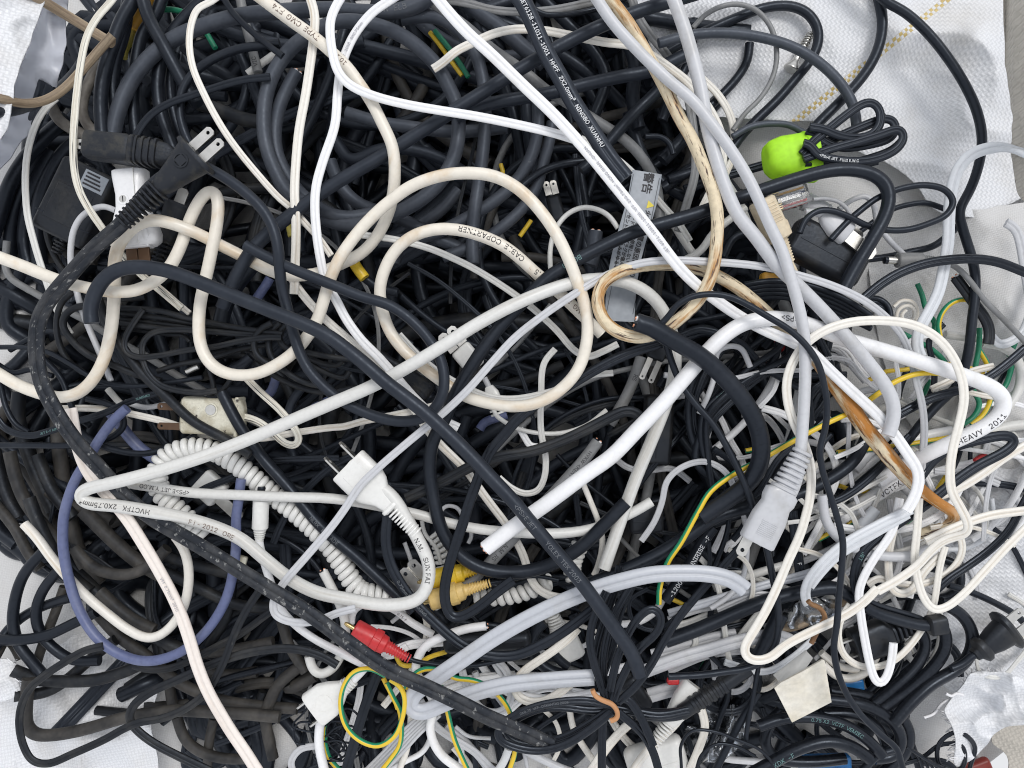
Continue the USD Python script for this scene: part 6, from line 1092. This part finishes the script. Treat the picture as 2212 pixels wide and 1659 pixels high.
c('r', 'yellow_dull', 16, 3.4, 'A1800,1400 1815,1470', 'small yellow green cable end behind the cream twin at left', name='cable_end')
item(block('red plastic piece in the black nest', 30, 26, 20, 'plastic_piece', 'red', 5, cat='plastic'), 26, 20, 4.6, 'F690,520 730,600')
item(block('red connector end at the lower right of centre', 26, 14, 14, 'plastic_piece', 'red', 4, cat='plastic'), 16, 14, 5.8, 'H2105,1118 2170,1118')
item(block('small red mark among white cords at the right', 34, 12, 12, 'plastic_piece', 'red', 4, cat='plastic'), 12, 12, 5.0, 'F1890,1300 1985,1240')
item(block('blue plastic piece at the bottom edge under the coil', 110, 40, 24, 'plastic_piece', 'blue_plastic', 6, cat='plastic'), 40, 24, 4.4, 'I830,1640 980,1630 1130,1630')
item(block('blue plastic piece below the cream bow', 46, 30, 20, 'plastic_piece', 'blue_plastic', 5, cat='plastic'), 30, 20, 4.2, 'I1080,1160 1210,1140')
item(block('dark red plastic piece in the bottom right corner', 60, 50, 20, 'plastic_piece', 'red_plastic', 8, cat='plastic'), 50, 20, 2.6, 'I1890,1700 2010,1650')
# right-hand plugs
c('r', 'black', 16, 6.0, 'I1150,905 1260,885 1400,815 1500,775 1620,755 1720,770', 'black plug with two thin pins beside the white cords at lower right', name='mains_lead', plug=('start', plug([(0, 34, 22), (-4, 37, 24), (-70, 38, 24), (-82, 26, 20), (-90, 20, 16)], 'plug_black', (-84, -140, 5, 24, 16, 20, 16, .4), [dict(length=34, height=14, y=-18), dict(length=34, height=14, y=18)], e=3.6), 140, 74, 46))
c('r', 'black', 24, 6.6, 'I1720,760 1650,775 1560,770 1420,735 1260,680 1220,650', 'black cable with a square moulded end at lower right', name='mains_lead', plug=('start', plug([(0, 18, 16), (-3, 20, 18), (-34, 20, 18), (-38, 14, 13)], 'plug_black', None, (), e=4, body='moulded_end'), 38, 40, 34))
c('r', 'cream_white', 18, 6.2, 'I170,1150 120,1260 70,1350 0,1430 H2120,1440 2030,1490 1950,1580 1880,1680', 'cream plug with a ribbed tail at the bottom right of centre', name='mains_lead', plug=('start', plug([(0, 27, 15), (-3, 30, 18), (-40, 28, 17), (-84, 19, 14), (-100, 14, 12)], 'plug_white', (-98, -160, 8, 17, 12, 15, 12, .4), (), e=2.8), 160, 54, 32))
c('r', 'white_grey', 16, 5.6, 'H1500,980 1510,900 1470,800 1400,720 1330,690', 'translucent white plug under the wide black bow', name='mains_lead', plug=('start', plug([(0, 30, 16), (-4, 34, 19), (-44, 33, 19), (-66, 22, 15), (-80, 18, 14)], 'plug_white', (-66, -112, 7, 20, 14, 16, 13, .4), (), e=3), 112, 64, 36))
c('r', 'light_grey', 13, 5.0, 'E1030,930 1010,880 990,830 960,770', 'pale data cord with a small square boot inside the cream hoop', name='data_lead', plug=('start', plug([(0, 16, 14), (-24, 16, 14), (-40, 9, 9)], 'plug_white', (0, 26, 3, 18, 20, 15, 16, .4), (), e=4, body='boot'), 40, 34, 30))
c('f', 'white', 15, 5.2, 'E1180,1085 1210,1140 1245,1190 1290,1200', 'white plastic zip pull chain in the middle of the heap', name='plastic_chain', cat='chain')
c('r', 'cream_white', 8, 5.4, 'F1400,330 1450,290 1520,300 1550,360 1530,430 1470,450 1420,410 1430,350 1490,320 1530,350 1520,410 1470,420 1450,380 1480,350', 'cream thin tubing coiled on the white sack at right', name='thin_tubing', cat='tubing')
item(block('pale flat connector on the brown cables at lower left', 36, 30, 12, 'flat_connector', 'plug_stained', 3, cat='connector'), 30, 14, 6.2, 'G1430,360 1530,390')
c('r', 'steel', 12, 6.4, 'D1235,700 1200,715 1160,735', 'bright steel plug tip among the tied black bundle', name='plug_tip', cat='connector')
c('r', 'black', 22, 6.4, 'D1560,640 1500,690 1430,730', 'black coax plug beside the cream loop foot', name='coax_plug', cat='connector')
# clear film
def film_item(label, outline, h, seed):
    pts = parse(outline, 0)[:, :2]
    V, f, uv = sheet(pts, lambda x, y: h + fold(x, y, 0.012, 60, seed), 6)
    tag(obj('clear_film', (V, f), 'cling', None, True), label, 'film')
FILMS = [('crumpled clear plastic film by the cut white cable at right', 'I880,-20 1130,-60 1180,60 1120,140 950,160 860,80', 0.035, 101), ('crumpled clear plastic film under the brown twist tie', 'I690,690 860,600 1040,610 1120,680 980,760 760,800', 0.045, 102),
         ('crumpled clear plastic film at the bottom beside the ribbed sleeve', 'I100,1420 240,1290 420,1260 520,1340 480,1500 340,1620 120,1640', 0.03, 103)]
# ---- each cord of a cluster is told from its neighbours by look, run and the nearest landmark
MARKS = [('white tap', 285, 450), ('flared black plug', 400, 340), ('small black plug', 260, 330), ('black box adapter at left', 165, 450), ('grey hoop coil', 700, 300), ('large cream hoop', 960, 480), ('lower cream hoop', 1050, 680), ('printed black twin', 1200, 200), ('warning label', 1360, 530),
 ('lime strap', 1710, 340), ('steel screw', 1725, 110), ('round cream connector', 1650, 470), ('black box adapter at right', 1780, 530), ('grey barrel plug', 1940, 560), ('thick copper-ended black cable', 1480, 760), ('peeled beige cable', 1890, 900), ('grey ribbed plug', 1680, 1130), ('green wire knot', 2100, 830),
 ('HEAVY 2011 print', 2110, 940), ('stained square plug', 460, 895), ('tied dusty bundle', 590, 730), ('slate blue U', 330, 1400), ('pinkish white cord', 400, 1350), ('white moulded plug', 800, 1050), ('white barrel plug', 560, 1110), ('white coiled cord', 650, 1110), ('yellow connectors', 975, 1260), ('red connector', 810, 1390),
 ('rounded white plug', 710, 1500), ('striped earth loop', 800, 1520), ('rubber band', 1310, 1520), ('broad pale grey twin', 1300, 1310), ('white tag', 1735, 1480), ('brown twist tie', 1765, 1320), ('tall white hoop', 1900, 740), ('ribbed black sleeve', 1550, 1500), ('black plug at right edge', 2140, 1370), ('torn white flap', 2060, 1500), ('crusted black cable', 130, 800), ('folded white mains cord', 190, 1060), ('brown level cable', 300, 1560), ('cut white cable end', 1060, 1170)]
TONE = {'white': 'white', 'cream_white': 'cream white', 'cream': 'cream', 'light_grey': 'light grey', 'grey_blue': 'pale grey', 'pale_blue': 'pale blue', 'white_grey': 'off-white', 'black': 'black', 'black_gloss': 'shiny black', 'black_dusty': 'dusty black', 'black_brown': 'brownish black', 'rubber': 'grey rubber', 'rubber_dark': 'charcoal', 'mid_grey': 'mid grey', 'blue': 'slate blue', 'green': 'green'}
taken = {q.get('label') for q in CABLES if not q.get('group')}
def own_label(q):
    s = q['s']; L = np.linalg.norm(np.diff(s[:, :2], axis=0), axis=1).sum(); d = s[-1, :2] - s[0, :2]; bend = L / max(np.linalg.norm(d), 1)
    ang = math.degrees(math.atan2(-d[1], d[0])) % 180
    run = 'curled round' if bend > 2.2 else 'bowed' if bend > 1.25 else 'lying level' if ang < 22 or ang > 158 else 'rising to the right' if ang < 68 else 'running up and down' if ang < 112 else 'falling to the right'
    size = ('short ' if L < 170 else 'long ' if L > 520 else '') + ('thin ' if q['w'] < 12 else 'thick ' if q['w'] > 26 else '')
    m = s[len(s) // 2, :2]; near = sorted(MARKS, key=lambda k: np.hypot(k[1] - m[0], k[2] - m[1]))
    def side(k):
        dx, dy = m[0] - k[1], m[1] - k[2]
        return ('right of' if dx > 0 else 'left of') if abs(dx) > abs(dy) else ('below' if dy > 0 else 'above')
    base = f"{size}{TONE.get(q['mat'], q['mat'])} {'flat twin cord' if q['kind'] == 'f' else 'round cord'} {run}"
    for lab in [f'{base} {side(k)} the {k[0]}' for k in near[:2]] + [f'{base} between the {near[0][0]} and the {near[1][0]}', f'{base} between the {near[0][0]} and the {near[2][0]}', f'{base} between the {near[1][0]} and the {near[2][0]}']:
        if lab not in taken and len(lab.split()) <= 16: taken.add(lab); return lab
    return None
for q in CABLES:
    if q.get('group') and 'buried' not in q['group'] and 'hair-thin' not in q['group']: q['label'] = own_label(q) or q['label']
settle()
bury()
for q in CABLES:
    if 'buried' not in (q.get('group') or ''): build_cable(q)
for a in FILMS: film_item(*a)
